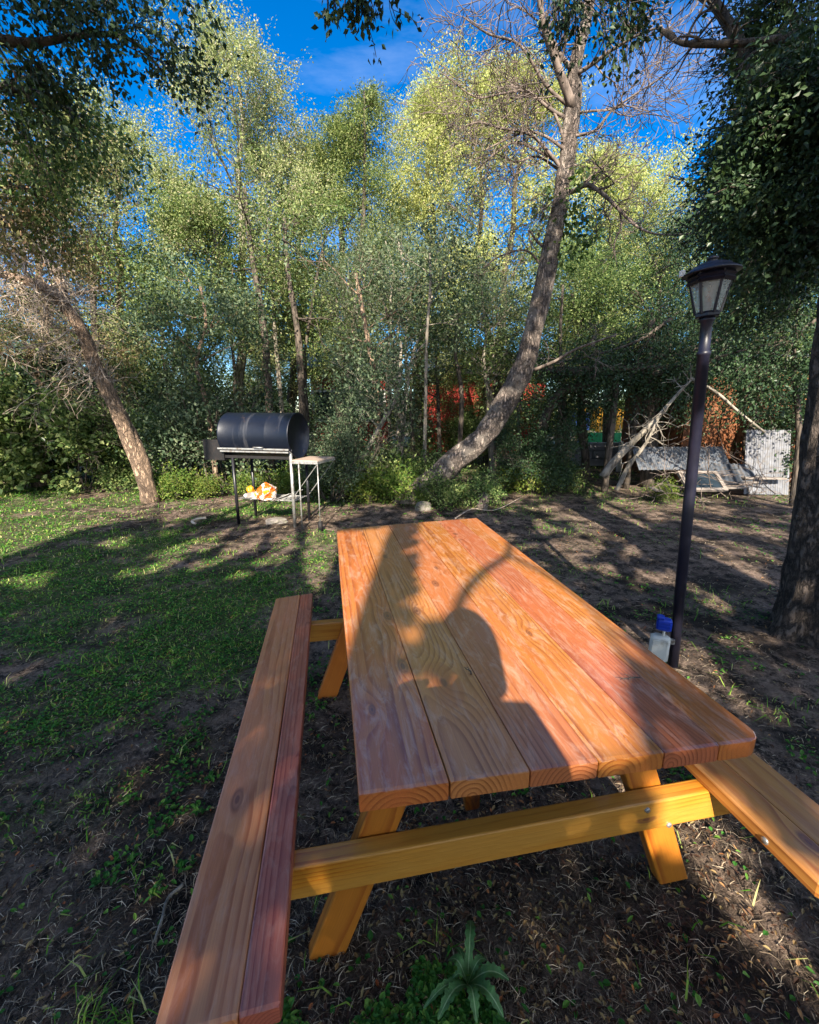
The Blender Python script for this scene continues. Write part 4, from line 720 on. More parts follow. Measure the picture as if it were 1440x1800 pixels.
limb([(985, 345), (1010, 335), (1035, 325), (1065, 345), (1090, 370), (1120, 398), (1160, 412), (1230, 410)], 6.5, 5.9, 17, 3, 14, .55)
limb([(1090, 370), (1092, 400), (1080, 430), (1085, 470)], 6.2, 6.2, 7, 2, 5, .35)
limb([(985, 300), (1010, 290), (1045, 295), (1090, 285)], 6.5, 6.3, 6, 2, 6, .35)
limb([(965, 440), (945, 425), (930, 405), (935, 440)], 6.6, 6.4, 10, 3, 5, .4)
limb([(955, 470), (925, 440), (880, 450), (850, 470)], 6.6, 6.4, 8, 3, 6, .45)
limb([(995, 265), (960, 240), (925, 232), (880, 250), (850, 265)], 6.4, 6.2, 9, 3, 8, .5)
limb([(940, 650), (975, 635), (1010, 615), (1050, 600), (1085, 588)], 6.9, 6.6, 12, 5, 6, .45)
link('branch', mbb.mesh('branches', M['twig']), dead).name = 'branches'
cb = MB(); cc = [D(*q) - b for q in ((1010, 330, 6.4), (1018, 370, 6.5), (1005, 400, 6.5), (1020, 430, 6.5), (960, 340, 6.4), (955, 380, 6.5), (1030, 300, 6.4), (990, 450, 6.5), (1040, 400, 6.5))]
cb.quads(leaves(rng, cc, 60, .13, .08, .3, .4), 0); link('climbing_leaves', cb.mesh('climbing_leaves', [M['leaf_mid']], False), dead)

# left leaning tree --------------------------------------------------------
rng = np.random.default_rng(9)
P = poly3([(268, 884), (250, 830), (222, 760), (196, 700), (166, 640), (148, 590), (120, 545), (85, 510), (30, 488), (-60, 470)], 6.95, 6.0); b2 = P[0].copy(); b2[2] = 0; P -= b2; P[0][2] = -.06
lt = thing('leaning_tree', 'tan twin-stemmed tree leaning left beside the barbecue, bare twigs on top', 'tree', b2)
tb = MB(); S = spline(P, 4); tb.tube(S, np.interp(np.linspace(0, 1, len(S)), [0, .15, .5, .8, 1], [32, 24, 19, 14, 9]) / 2 / F * 6.9, 12, rough=.06, rng=rng)
P2 = poly3([(262, 870), (256, 820), (236, 770), (212, 725), (194, 690), (186, 662)], 6.9, 6.7) - b2; S2 = spline(P2, 4); tb.tube(S2, np.linspace(10, 6, len(S2)) / F * 6.9, 10, rough=.07, rng=rng)
P3 = poly3([(120, 545), (100, 480), (62, 430), (30, 400), (-20, 350)], 6.5, 6.0) - b2; S3 = spline(P3, 4); tb.tube(S3, np.linspace(7, 4, len(S3)) / F * 6.4, 8, rough=.05, rng=rng)
link('trunk', tb.mesh('trunk', M['bark_tan']), lt)
mbb = MB(); tips = []
for SS, n, lo in ((S, 46, .5), (S3, 26, .1)):
    for k in range(n):
        i = int(rng.uniform(lo, 1) * (len(SS) - 2)); grow(mbb, rng, SS[i], np.array([-.4, -.2, -.25]) + rng.normal(size=3) * .6, rng.uniform(.35, .9), .011, 2, tips, 0, .75, -.1, 5, (3, 5), 4, .003, .65, 1.1)
for k in range(34): d = np.array([rng.normal() * .6, rng.normal() * .6, .8 + rng.random()]); grow(mbb, rng, S2[-1] + rng.normal(size=3) * [.04, .04, .12] - [0, 0, .08], d, rng.uniform(.15, .34), .006, 0, tips, 0, .4, 0, 3)
for k in range(12): d = rng.normal(size=3) * [1, 1, .5] + [.3, -.3, .5]; grow(mbb, rng, S[int(rng.uniform(.15, .45) * len(S))], d, rng.uniform(.1, .3), .006, 0, tips, 0, .4, 0, 3)
link('branches', mbb.mesh('branches', M['twig_pale']), lt)

# the pine on the right edge ---------------------------------------------
rng = np.random.default_rng(13)
pe = G(1368, 1098); pr_ = .27; dirp = unit(np.array([pe[0], pe[1], 0])); side = np.array([dirp[1], -dirp[0], 0]); pb = pe + side * pr_ + dirp * .06
pine = thing('broad_tree', 'large rough-barked tree with dark leafy crown at the right edge', 'tree', (pb[0], pb[1], 0))
topp = D(1545, 480, pb[0] * math.sin(YAW) + pb[1] * math.cos(YAW)) - pb
zs = np.linspace(-.05, 6.5, 60); th = np.arange(48) * 2 * math.pi / 48; V = []
for z in zs:
    r = pr_ * (1 - z * .075) * (1 + .25 * math.exp(-max(z, 0) * 7)); lx_, ly_ = topp[0] * z / topp[2], topp[1] * z / topp[2]
    rg = 1 + .05 * np.sin(th * 7 + z * 1.3) + .03 * np.sin(th * 13 - z * 3) + rng.normal(size=48) * .018 + .12 * math.exp(-max(z, 0) * 6) * np.sin(th * 5); V.append(np.stack([lx_ + r * rg * np.cos(th), ly_ + r * rg * np.sin(th), np.full(48, z)], 1))
mb = MB(); mb.add(np.concatenate(V), [(k * 48 + i, k * 48 + (i + 1) % 48, k * 48 + 48 + (i + 1) % 48, k * 48 + 48 + i) for k in range(59) for i in range(48)]); link('trunk', mb.mesh('trunk', M['bark_pine']), pine)
mbb = MB(); tips = []; cents = []
def plimb(pxs, d0, d1, w0, w1, n, L_=.7, leafy=True, depth=2):
    Q = spline(poly3(pxs, d0, d1) - pb * [1, 1, 0], 4); r = np.linspace(w0, w1, len(Q)); mbb.tube(Q, r, 8, rough=.05, rng=rng); tp = []
    for k in range(n):
        i = int(rng.uniform(.2, 1) * (len(Q) - 2)); grow(mbb, rng, Q[i], unit(Q[i + 1] - Q[i]) + rng.normal(size=3) * .7 + [0, 0, -.15], L_ * rng.uniform(.6, 1.3), .012, depth, tp, 0, .4, 0, 4, (3, 5), 4, .003, .6, 1.0, .2)
    if leafy: cents.extend([(q[0], q[1]) for q in tp] + [(q[2], q[1]) for q in tp])
plimb([(1430, 330), (1380, 235), (1335, 150), (1290, 60), (1240, -20)], 3.6, 3.9, .07, .03, 9, .55)
plimb([(1400, 62), (1350, 72), (1290, 76), (1225, 78), (1190, 72), (1155, 47)], 3.4, 3.6, .028, .012, 5, .22, False, 1)
plimb([(1205, 76), (1215, 50), (1235, 15), (1245, -15)], 3.5, 3.5, .010, .006, 2, .15, False, 1)
plimb([(1470, 420), (1420, 330), (1370, 300), (1300, 320)], 3.8, 4.4, .06, .02, 12, .6)
plimb([(1470, 480), (1400, 400), (1340, 380), (1280, 400), (1230, 420)], 4.0, 5.0, .05, .02, 14, .6)
plimb([(1480, 300), (1420, 200), (1360, 190), (1300, 230), (1260, 270)], 3.9, 4.5, .05, .02, 14, .6)
plimb([(1480, 250), (1440, 120), (1400, 40), (1350, -20)], 3.8, 4.2, .06, .02, 14, .6)
plimb([(1500, 300), (1440, 260), (1400, 330), (1390, 420)], 3.4, 3.2, .04, .015, 14, .4)
plimb([(1500, 150), (1440, 110), (1400, 180), (1380, 260)], 3.4, 3.3, .04, .015, 14, .4)
plimb([(1480, 520), (1420, 460), (1370, 450), (1310, 470)], 4.2, 5.2, .05, .02, 12, .5)
link('branches', mbb.mesh('branches', M['bark_dark']), pine)
cc = np.array([q[0] for q in cents]); cdv = np.array([q[1] for q in cents]); cb = MB(); 
keep = np.ones(len(cc), bool)
w_ = cc + np.array([pb[0], pb[1], 0]) - CP; zc_ = w_ @ _f; pxx = 720 + F * (w_ @ _r) / zc_; pyy = 900 - F * (w_ @ _u) / zc_; keep = (pxx > 1262 + np.where(pyy < 230, 45, 0) + rng.normal(size=len(pxx)) * 22) & (rng.random(len(pxx)) > .28)
cb.quads(leaves(rng, cc[keep], 34, .10, .036, .3, .3, cdv[keep]), 0); link('crown', cb.mesh('crown', [M['leaf_dark']], False), pine)

# shrubs -------------------------------------------------------------------
def gen_shrub(seed, Hh, Rr, nleaf, ls, lw, lm, stems=9, bk='bark_dark', sig=.14, droop=.1):
    rng = np.random.default_rng(seed); tb = MB(); tips = []
    for k in range(stems):
        a = rng.uniform(0, 6.28); d = np.array([math.cos(a) * .55, math.sin(a) * .55, 1.0]); p = np.array([math.cos(a), math.sin(a), 0]) * Rr * .25 * rng.random() - [0, 0, .03]
        grow(tb, rng, p, d, Hh * rng.uniform(.65, 1.0), .018, 2, tips, 0, .35, .1, 5, (4, 6), 4, .003, .5, 1.1)
    c = np.array([t_[0] for t_ in tips] + [t_[2] for t_ in tips]); c = c[(np.hypot(c[:, 0], c[:, 1]) < Rr * 1.15) & (c[:, 2] > .08)]; c = c[rng.random(len(c)) > .15]; cb = MB(); cb.quads(sprays(rng, c, c * [.3, .3, 0], max(1, nleaf // len(c)), sig * 2.0, ls, lw, .4, droop), 0)
    return tb.mesh('stems', M[bk]), cb.mesh('foliage', [M[lm]], False)
SH = {'broad': gen_shrub(41, 2.0, 1.0, 7000, .10, .38, 'leaf_mid'), 'small': gen_shrub(42, 1.6, .8, 11000, .045, .3, 'leaf_grey'), 'dark': gen_shrub(43, 2.2, 1.1, 12000, .065, .32, 'leaf_dark'), 'bright': gen_shrub(44, .6, .5, 3500, .06, .25, 'leaf_bright', sig=.1), 'fern': gen_shrub(47, .7, .55, 2600, .07, .28, 'leaf_mid', sig=.13), 'olive': gen_shrub(45, 1.8, .9, 10000, .055, .28, 'leaf_olive'), 'mid': gen_shrub(46, 2.4, 1.0, 12000, .06, .28, 'leaf_mid')}
def shrub(kind, px, dist, sc, label, rz=None, sz=None, group=None):
    t = thing('shrub', label, 'shrub', base(px, dist), group); t.scale = (sc, sc, sz or sc); t.rotation_euler = (0, 0, rz if rz is not None else (px * 13.7) % 6.28); link('stems', SH[kind][0], t); link('foliage', SH[kind][1], t)
for a in (('broad', 40, 8.2, .95, 'large-leaved shrub at the left edge behind the sunlit lawn'), ('broad', 150, 8.0, .8, 'large-leaved shrub left of the leaning twin-stemmed tree'), ('broad', -60, 7.4, 1.0, 'large-leaved shrub running out of the left edge'),
          ('dark', 90, 9.2, 1.2, 'tall dark shrub behind the large-leaved ones on the left'), ('dark', 230, 9.0, 1.15, 'tall dark shrub behind the twin-stemmed tree'), ('mid', 300, 8.6, 1.0, 'tall mid green shrub right of the twin-stemmed tree'),
          ('small', 395, 8.2, 1.35, 'grey green shrub directly left of and above the drum'), ('small', 335, 8.4, 1.1, 'small-leaved shrub between twin-stemmed tree and barbecue'), ('small', 585, 7.0, .78, 'grey green small-leaved shrub just behind the side shelf'), ('small', 625, 7.8, .85, 'small-leaved shrub right of the side shelf, farther back'),
          ('olive', 1200, 9.8, .9, 'olive shrub behind the junk pile'), ('olive', 715, 9.8, .35, 'olive shrub in the gap at the centre'), ('dark', 940, 7.6, .55, 'low dark shrub under the leaning trunk'),
          ('mid', 775, 12.6, .8, 'mid green shrub in front of the red cabin, behind the pole-like sapling'), ('mid', 815, 12.2, .72, 'mid green shrub in front of the red cabin, left of the leaning trunk'), ('olive', 850, 12.0, .8, 'olive shrub in front of the red cabin, right beside the leaning trunk'), ('dark', 500, 11.5, .8, 'dark shrub in the shade behind the drum end'), ('dark', 420, 11.4, .8, 'dark shrub in the shade behind the drum'), ('dark', 1390, 8.2, .9, 'dark shrub at the right beside the pale sheet'), ('dark', -160, 8.6, 1.3, 'dark shrub beyond the left edge')): shrub(*a)
LOW = ((310, 7.2, .7, 'bright', 'left of the barbecue beside the twin-stemmed tree'), (365, 7.3, .55, 'bright', 'behind the left barbecue leg'), (440, 7.4, .6, 'bright', 'seen under the left half of the drum'), (505, 7.3, .65, 'bright', 'seen under the right half of the drum'),
       (560, 7.4, .7, 'fern', 'seen through the side shelf legs'), (635, 7.0, .75, 'bright', 'right of the side shelf'), (668, 7.6, .9, 'fern', 'in the sunlit gap at the centre'), (705, 6.8, .8, 'bright', 'left of the base of the big leaning tree'), (745, 7.5, .9, 'fern', 'behind the base of the big leaning tree'),
       (835, 6.5, .6, 'fern', 'in front of the leaning trunk, dark leaved'), (782, 6.45, .6, 'fern', 'covering the foot of the big leaning trunk'), (748, 6.6, .38, 'bright', 'close beside the foot of the big leaning trunk'), (925, 7.6, .8, 'bright', 'right of the leaning trunk'), (985, 7.8, .7, 'fern', 'by the first dark stem right of the leaning trunk'), (225, 7.9, .7, 'fern', 'left of the twin-stemmed tree'), (1165, 7.0, .45, 'bright', 'at the foot of the dead branch'))
for px, d_, s_, kd_, w_l in LOW: shrub(kd_, px, d_, s_, 'low green plant ' + w_l, group='low plants along the edge of the clearing')

for i, px in enumerate(range(-250, 1750, 125)):
    t = thing('bush', 'dark bush of the undergrowth further back, seen only between nearer plants', 'bush', base(px + (i * 53) % 40, 16.5 + (i * 7) % 3), 'bushes of the undergrowth further back'); t.scale = (2.1, 2.1, 1.35); t.rotation_euler = (0, 0, i * 1.7); link('stems', SH['mid'][0], t); link('foliage', SH['mid'][1], t)
# overhanging branches at the top ----------------------------------------
def overhang(pxs, d0, d1, w0, w1, n, L_, label, lm, ls, sg, per, seed, name='overhanging_branch', lims=None, hang=.5, bk='bark_dark', depth=2):
    global rng
    rng = np.random.default_rng(seed); P = poly3(pxs, d0, d1); o0 = P[0].copy(); Q = spline(P - o0, 4); mb = MB(); r = np.linspace(w0, w1, len(Q)); mb.tube(Q, r, 6, rng=rng, rough=.05); tp = []
    for k in range(n):
        i = int(rng.uniform(.05, 1) * (len(Q) - 2)); grow(mb, rng, Q[i], unit(Q[i + 1] - Q[i]) * .6 + rng.normal(size=3) * .6 - [0, 0, hang], L_ * rng.uniform(.6, 1.3), max(.003, r[i] * .4), depth, tp, 0, .4, 0, 4, (2, 4), 4, .0022, .6, .9, .25)
    t = thing(name, label, 'branch', o0); link('branch', mb.mesh('branch', M[bk]), t); c = np.array([q[0] for q in tp] + [q[2] for q in tp]); dv = np.array([q[1] for q in tp] * 2); cb = MB(); cb.quads(leaves(rng, c, per, sg, ls, .3, .6, dv, .35), 0); link('leaves', cb.mesh('leaves', [M[lm]], False), t)
overhang([(-160, 20), (-40, 60), (60, 75), (150, 60), (230, 70), (290, 130)], 3.4, 3.8, .04, .008, 18, .34, 'leafy branch hanging across the top left corner', 'leaf_dark', .044, .09, 6, 51, hang=.2)
overhang([(-160, 130), (-40, 150), (50, 160), (110, 180), (150, 230)], 3.6, 4.2, .04, .008, 16, .4, 'second leafy branch below the one in the top left corner', 'leaf_mid', .044, .10, 6, 52, hang=.1)
overhang([(-140, -60), (20, -40), (120, -40), (220, -50), (300, -20)], 3.4, 3.7, .04, .01, 16, .3, 'leafy branch along the very top left edge', 'leaf_dark', .044, .09, 6, 53, hang=.5)
overhang([(-140, 330), (-30, 320), (60, 340), (120, 400)], 4.4, 5.0, .04, .008, 18, .5, 'browned feathery branch at the left edge above the bare twigs', 'leaf_brown', .045, .11, 12, 54, hang=.1)
overhang([(-140, 220), (-40, 240), (60, 260), (150, 300)], 4.2, 4.8, .04, .008, 16, .45, 'dull leafy branch at the left edge under the top left branches', 'leaf_mid', .044, .11, 6, 55, hang=.1)
overhang([(560, -75), (620, -50), (660, -35), (715, -20)], 2.6, 2.7, .012, .005, 16, .15, 'small dark leafy spray hanging at the top centre', 'leaf_dark', .038, .025, 4, 56, hang=1.3, depth=1)
overhang([(960, -60), (1020, -20), (1070, 0), (1140, -10)], 2.9, 3.0, .014, .005, 26, .24, 'dark leafy spray hanging in front of the bare tree top', 'leaf_dark', .038, .035, 4, 57, hang=.9, depth=1)

overhang([(1440, 560), (1370, 600), (1290, 620), (1220, 640)], 6.3, 6.9, .03, .01, 26, .7, 'drooping dark branch in front of the orange shed and junk pile', 'leaf_dark', .045, .12, 14, 58, hang=.7)
overhang([(1180, 560), (1120, 600), (1040, 625), (960, 640)], 7.4, 7.6, .03, .01, 22, .6, 'drooping dark branch over the low shelter roof', 'leaf_dark', .045, .12, 12, 59, hang=.5)
# dead branch at the right -------------------------------------------------
rng = np.random.default_rng(61); P = poly3([(1060, 838), (1085, 805), (1120, 770), (1155, 735), (1185, 700), (1215, 668)], 6.3, 6.0); b3 = P[0].copy(); b3[2] = 0; mb = MB(); S = spline(P - b3, 4); mb.tube(S, np.linspace(.06, .012, len(S)), 8, rough=.08, rng=rng); tp = []
S4 = spline(poly3([(1085, 862), (1105, 820), (1135, 780), (1160, 730)], 6.1, 6.0) - b3, 4); mb.tube(S4, np.linspace(.035, .015, len(S4)), 7, rough=.08, rng=rng)
S5 = spline(poly3([(1215, 665), (1260, 690), (1300, 725), (1345, 760)], 6.4, 6.2) - b3, 4); mb.tube(S5, np.linspace(.022, .016, len(S5)), 7, rough=.06, rng=rng)
for SS in (S, S4):
    for k in range(14): i = rng.integers(3, len(SS)); grow(mb, rng, SS[i], rng.normal(size=3), rng.uniform(.15, .5), .009, 1, tp, 0, .6, 0, 4, (2, 3), 4, .003)
o = mb.build('dead_branch', M['bark_grey']); o.location = b3; tag(o, 'bleached dead branch propped on the ground left of the lamp post', 'dead branch')
mb = MB()
for k in range(48):
    a = D(rng.uniform(1130, 1390), rng.uniform(770, 850), rng.uniform(6.2, 7.3)); a[2] = max(.02, min(.5, a[2] * rng.random())); grow(mb, rng, a, rng.normal(size=3) * [1, 1, .5], rng.uniform(.2, .8), .008, 1, tp, 0, .5, 0, 4, (2, 3), 3, .003)
tag(mb.build('brushwood', M['twig']), 'tangled heap of dry cut twigs in front of the junk pile', 'brushwood', kind='stuff')
# stump, log, stones, little bone-like stick
def stone(px, py, size, seed, label, name='stone', m='stone', cat='stone'): p = G(px, py); return blob(name, M[m], (p[0], p[1], size[2] * .3), size, seed, label, cat)
stone(745, 895, (.11, .09, .09), 1, 'mossy round stone just beyond the far edge of the table'); stone(357, 858, (.07, .06, .04), 2, 'pale stone on the grass left of the barbecue', m='bone'); stone(385, 868, (.08, .07, .06), 3, 'brown stone behind the left barbecue leg')
p = G(848, 895); mb = MB(); rng = np.random.default_rng(3); mb.tube([(0, 0, -.05), (.0, 0, .05), (.01, 0, .13), (.015, 0, .22), (.01, 0, .25)], [.11, .085, .08, .085, .05], 12, rough=.12, rng=rng); tag(mb.build('tree_stump', M['bark_dead'], loc=(p[0], p[1], 0)), 'short broken stump beyond the far right corner of the table', 'stump')
p = G(350, 920); mb = MB(); mb.tube(spline([(-.02, -.08, .02), (-.08, -.02, .03), (-.06, .05, .04), (.0, .07, .05), (.07, .09, .05)], 4), .016, 7, rough=.1, rng=rng); tag(mb.build('curved_stick', M['bone'], loc=(p[0], p[1], 0)), 'bleached curled stick on the bare soil left of the barbecue', 'stick')
p = G(290, 1600); mb = MB(); q = [G(a, b_) - p + [0, 0, .012] for a, b_ in ((323, 1560), (296, 1585), (286, 1620), (272, 1662))]; mb.tube(spline(q, 4), np.linspace(.005, .0035, 13), 6, rough=.08, rng=rng); tag(mb.build('curved_twig', M['bark_grey'], loc=p), 'thin curved grey twig on the dark soil left of the near bench', 'twig')
p = G(870, 905); mb = MB(); q = [G(a, b_) - p + [0, 0, .03] for a, b_ in ((800, 915), (830, 898), (870, 900), (915, 878))]; mb.tube(spline(q, 4), np.linspace(.012, .006, 13), 6, rng=rng, rough=.1); tag(mb.build('ground_stick', M['twig_pale'], loc=p), 'pale stick lying on the ground by the stump beyond the table', 'stick')

# rosette weed in the foreground ------------------------------------------
wc = G(822, 1733); weed = thing('weed', 'green rosette weed with toothed leaves on dark soil below the table frame', 'weed', (wc[0], wc[1], 0))
def weed_leaf(tip_px, w, seed, lift_=.02, zt=.015):
    rs = np.random.RandomState(seed); tp_ = G(*tip_px, zt) - wc; L_ = np.linalg.norm(tp_); n = 14; V = []; d = tp_ / L_; s = np.array([-d[1], d[0], 0]); s /= np.linalg.norm(s)
    for i in range(n + 1):
        t = i / n; ww = w * .8 * (math.sin(math.pi * min(1, .12 + t ** 1.3 * .86)) ** .8) * (1 + .18 * ((i % 2) * 2 - 1) * (t > .2)); ww = max(ww if t < .97 else .002, .0025); c = tp_ * t + np.array([0, 0, lift_ * math.sin(math.pi * t) * 2 + .004])
        V += [c - s * ww + [0, 0, ww * .35], c - s * ww * .1, c + s * ww * .1, c + s * ww + [0, 0, ww * .35]]
    mb = MB(); mb.add(V, [(i * 4 + k, i * 4 + 4 + k, i * 4 + 5 + k, i * 4 + 1 + k) for i in range(n) for k in range(3)], 0)
    for f_i in range(len(mb.m)): mb.m[f_i] = 1 if f_i % 3 == 1 else 0
    mb.build('leaf', [M['weed'], M['weed_rib']], weed)
M['weed'] = plain('weed leaf green', (0.05, 0.14, 0.03), 0.6, 0, .45, 40, .5); M['weed_rib'] = plain('weed leaf rib', (0.2, 0.30, 0.13), 0.5, 0, .1)
for i, (tp_, w) in enumerate((((828, 1620), .016), ((895, 1725), .019), ((885, 1790), .020), ((838, 1800), .017), ((770, 1795), .017), ((788, 1690), .017), ((800, 1668), .010), ((856, 1690), .013), ((790, 1733), .008), ((745, 1775), .012))): weed_leaf(tp_, w, i, .02 if i else .03, .03 if i == 0 else .012)

# ---------------------------------------------------------------- buildings and junk beyond the trees
def wallbox(mb, x0, x1, y0, y1, z0, z1): mb.box(((x0 + x1) / 2, (y0 + y1) / 2, (z0 + z1) / 2), (x1 - x0, y1 - y0, z1 - z0))
def cabin(px0, px1, pyt, dist, label, wm, name='cabin', depth_=4.0, roofh=.9, nwin=3):
    a, c = D(px0, pyt, dist), D(px1, pyt, dist); mid = (a + c) / 2; w = np.linalg.norm((c - a)[:2]); t = thing(name, label, 'cabin', (mid[0], mid[1], 0)); t.rotation_euler = (0, 0, -YAW); Hh = a[2]
    mb = MB(); wallbox(mb, -w / 2, w / 2, 0, depth_, -.1, Hh)
    n = int(w / .16)
    for k in range(n): mb.box((-w / 2 + (k + .5) * w / n, -.012, Hh / 2), (w / n * .82, .022, Hh - .1))
    mb.build('wall', wm, t, smooth=False)
    mb = MB(); mb.add([(-w / 2 - .4, -.5, Hh), (w / 2 + .4, -.5, Hh), (w / 2 + .4, depth_ / 2, Hh + roofh), (-w / 2 - .4, depth_ / 2, Hh + roofh), (w / 2 + .4, depth_ + .4, Hh), (-w / 2 - .4, depth_ + .4, Hh), (-w / 2 - .4, -.5, Hh - .08), (w / 2 + .4, -.5, Hh - .08), (w / 2 + .4, depth_ + .4, Hh - .08), (-w / 2 - .4, depth_ + .4, Hh - .08)], [(0, 1, 2, 3), (3, 2, 4, 5), (6, 7, 1, 0), (1, 7, 8, 4, 2), (5, 9, 6, 0, 3), (9, 8, 7, 6)]); mb.build('roof', M['roof'], t, smooth=False)
    for k in range(nwin):
        x = -w / 2 + w * (.2 + .3 * k); mb = MB(); zc2 = Hh * .58
        for s_ in (-1, 1): mb.box((x + s_ * .42, -.04, zc2), (.08, .05, .98)); mb.box((x, -.04, zc2 + s_ * .48), (.84, .045, .08))
        f_ = mb.build('window', M['white_paint'], t, smooth=False); mb = MB(); mb.box((x, -.025, zc2), (.77, .012, .89)); mb.build('pane', M['dark_glass'], f_, smooth=False)
cabin(545, 680, 648, 14.5, 'red boarded cabin glimpsed through the trunks right of the barbecue', M['red_wall'])
cabin(745, 960, 655, 15.5, 'red boarded cabin glimpsed through the trunks behind the leaning tree', M['red_wall'], nwin=0)
# orange shed at the right with plank wall
def shed():
    a, c = D(1215, 650, 8.8), D(1480, 640, 8.8); mid = (a + c) / 2; w = np.linalg.norm((c - a)[:2]); t = thing('shed', 'orange brown timber shed behind the junk pile at the right', 'shed', (mid[0], mid[1], 0)); t.rotation_euler = (0, 0, -YAW); Hh = a[2]
    mb = MB(); n = 16; rs = np.random.RandomState(2); wallbox(mb, -w / 2, w / 2, .03, 2.5, 0, Hh)
    for k in range(n): mb.box((-w / 2 + (k + .5) * w / n, -.01 + rs.normal() * .008, Hh / 2), (w / n * .9, .02, Hh - .02 + rs.normal() * .03))
    mb.build('wall', M['orange_board'], t, smooth=False); mb = MB(); mb.box((0, 1.2, Hh + .06), (w + .4, 3.2, .05), R=Matrix.Rotation(rad(-6), 3, 'X')); mb.build('roof', M['zinc'], t, smooth=False)
shed()
def corrugated(name, p, w, h_, rot, m, label, seed, cat='metal sheet'):
    mb = MB(); n = int(w / .012); xs = np.linspace(-w / 2, w / 2, n); z = .011 * np.sin(xs * 2 * math.pi / .076); V = []
    for y in np.linspace(0, h_, 5): V += [(x, y, zz) for x, zz in zip(xs, z)]
    V2 = [(x, y, zz - .002) for (x, y, zz) in V]; f = [(j * n + i, j * n + i + 1, j * n + n + i + 1, j * n + n + i) for j in range(4) for i in range(n - 1)]; mb.add(V, f); mb.add(V2, [q[::-1] for q in f]); o = mb.build(name, m, loc=p, rot=rot); tag(o, label, cat)
q = D(1160, 790, 7.6)
corrugated('corrugated_sheet', (D(1215, 765, 7.7)[0], D(1215, 765, 7.7)[1], .42), 1.75, .5, (rad(50), 0, -YAW + .05), M['zinc'], 'blue grey corrugated sheet lying along the back of the junk pile', 1)
corrugated('corrugated_sheet', (D(1290, 790, 7.3)[0], D(1290, 790, 7.3)[1], .18), 1.0, .6, (rad(35), 0, -YAW - .25), M['zinc'], 'second corrugated sheet half buried at the front of the junk pile', 2)
q = D(1362, 790, 7.5); corrugated('corrugated_sheet', (q[0], q[1], 0), .75, 1.15, (rad(78), 0, -YAW - .1), M['zinc_pale'], 'pale sheet standing upright against the shed beside the big tree', 3)
rs = np.random.RandomState(8)
for k, lab in enumerate(('grey board lying at the front of the junk pile', 'grey board leaning on the corrugated sheets', 'short grey board crossing the junk pile', 'long grey board under the junk pile')):
    q = D(1200 + 50 * k, 800, 7.1 + .1 * k); mb = MB(); mb.box((0, 0, 0), (1.2 - .15 * k, .14, .03), bev=.003); tag(mb.build('old_board', M['old_board'], loc=(q[0], q[1], .10 + .07 * k), rot=(rs.uniform(-.3, .3), rs.uniform(-.2, .2), -YAW + rs.uniform(-.5, .5)), smooth=False), lab, 'board')
mb = MB(); q = D(1243, 790, 7.0)
for s_ in (-1, 1): mb.box((s_ * .30, 0, 0), (.06, .42, .05)); mb.box((0, s_ * .19, 0), (.66, .05, .045))
f_ = mb.build('old_window', M['old_board'], loc=(q[0], q[1], .32), rot=(rad(38), 0, -YAW), smooth=False); mb = MB(); mb.box((0, 0, 0), (.58, .36, .006)); mb.build('pane', M['dark_glass'], f_, smooth=False); tag(f_, 'old framed glass pane lying tilted on the junk pile behind the lamp post', 'window frame')
# painted hoarding: green below, orange above; blue piece; grey block wall
def panel(px0, px1, pyt, pyb, dist, m, name, parent=None):
    pass
a, c = D(1025, 700, 13.5), D(1150, 700, 13.5); mid = (a + c) / 2; w = np.linalg.norm((c - a)[:2]); t = thing('painted_fence', 'fence painted orange above and green below, far behind the posts', 'fence', (mid[0], mid[1], 0)); t.rotation_euler = (0, 0, -YAW)
mb = MB(); n = 14
for k in range(n): mb.box((-w / 2 + (k + .5) * w / n, 0, .42), (w / n * .93, .03, .75))
mb.build('lower_boards', M['green_paint'], t, smooth=False); mb = MB()
for k in range(n):
    if k % 4 != 1: mb.box((-w / 2 + (k + .5) * w / n, 0.01, 1.2), (w / n * .8, .03, .75 - .1 * (k % 3)))
mb.build('upper_boards', M['orange_paint'], t, smooth=False)
p = base(1015, 13.0); mb = MB(); mb.box((0, 0, 1.15), (.5, .1, .5), bev=.01); mb.box((0, .02, .45), (.08, .08, .95)); tag(mb.build('blue_board', M['blue_paint'], loc=p, rot=(0, 0, -YAW), smooth=False), 'blue board on a stake left of the painted fence', 'board')
p = base(1045, 11.5); mb = MB()
for r_ in range(3):
    for k in range(3): mb.box((-.42 + k * .42 + (r_ % 2) * .1, 0, .12 + r_ * .21), (.40, .2, .195), bev=.008)
tag(mb.build('block_stack', M['grey_block'], loc=p, rot=(0, 0, -YAW), smooth=False), 'stack of grey blocks in front of the painted fence', 'blocks')
p = base(1087, 10.6); mb = MB(); mb.box((0, 0, .35), (.10, .04, .75), bev=.004); tag(mb.build('white_stake', M['white_paint'], loc=p, rot=(0, 0, -YAW), smooth=False), 'short white stake between the two dark posts', 'stake')

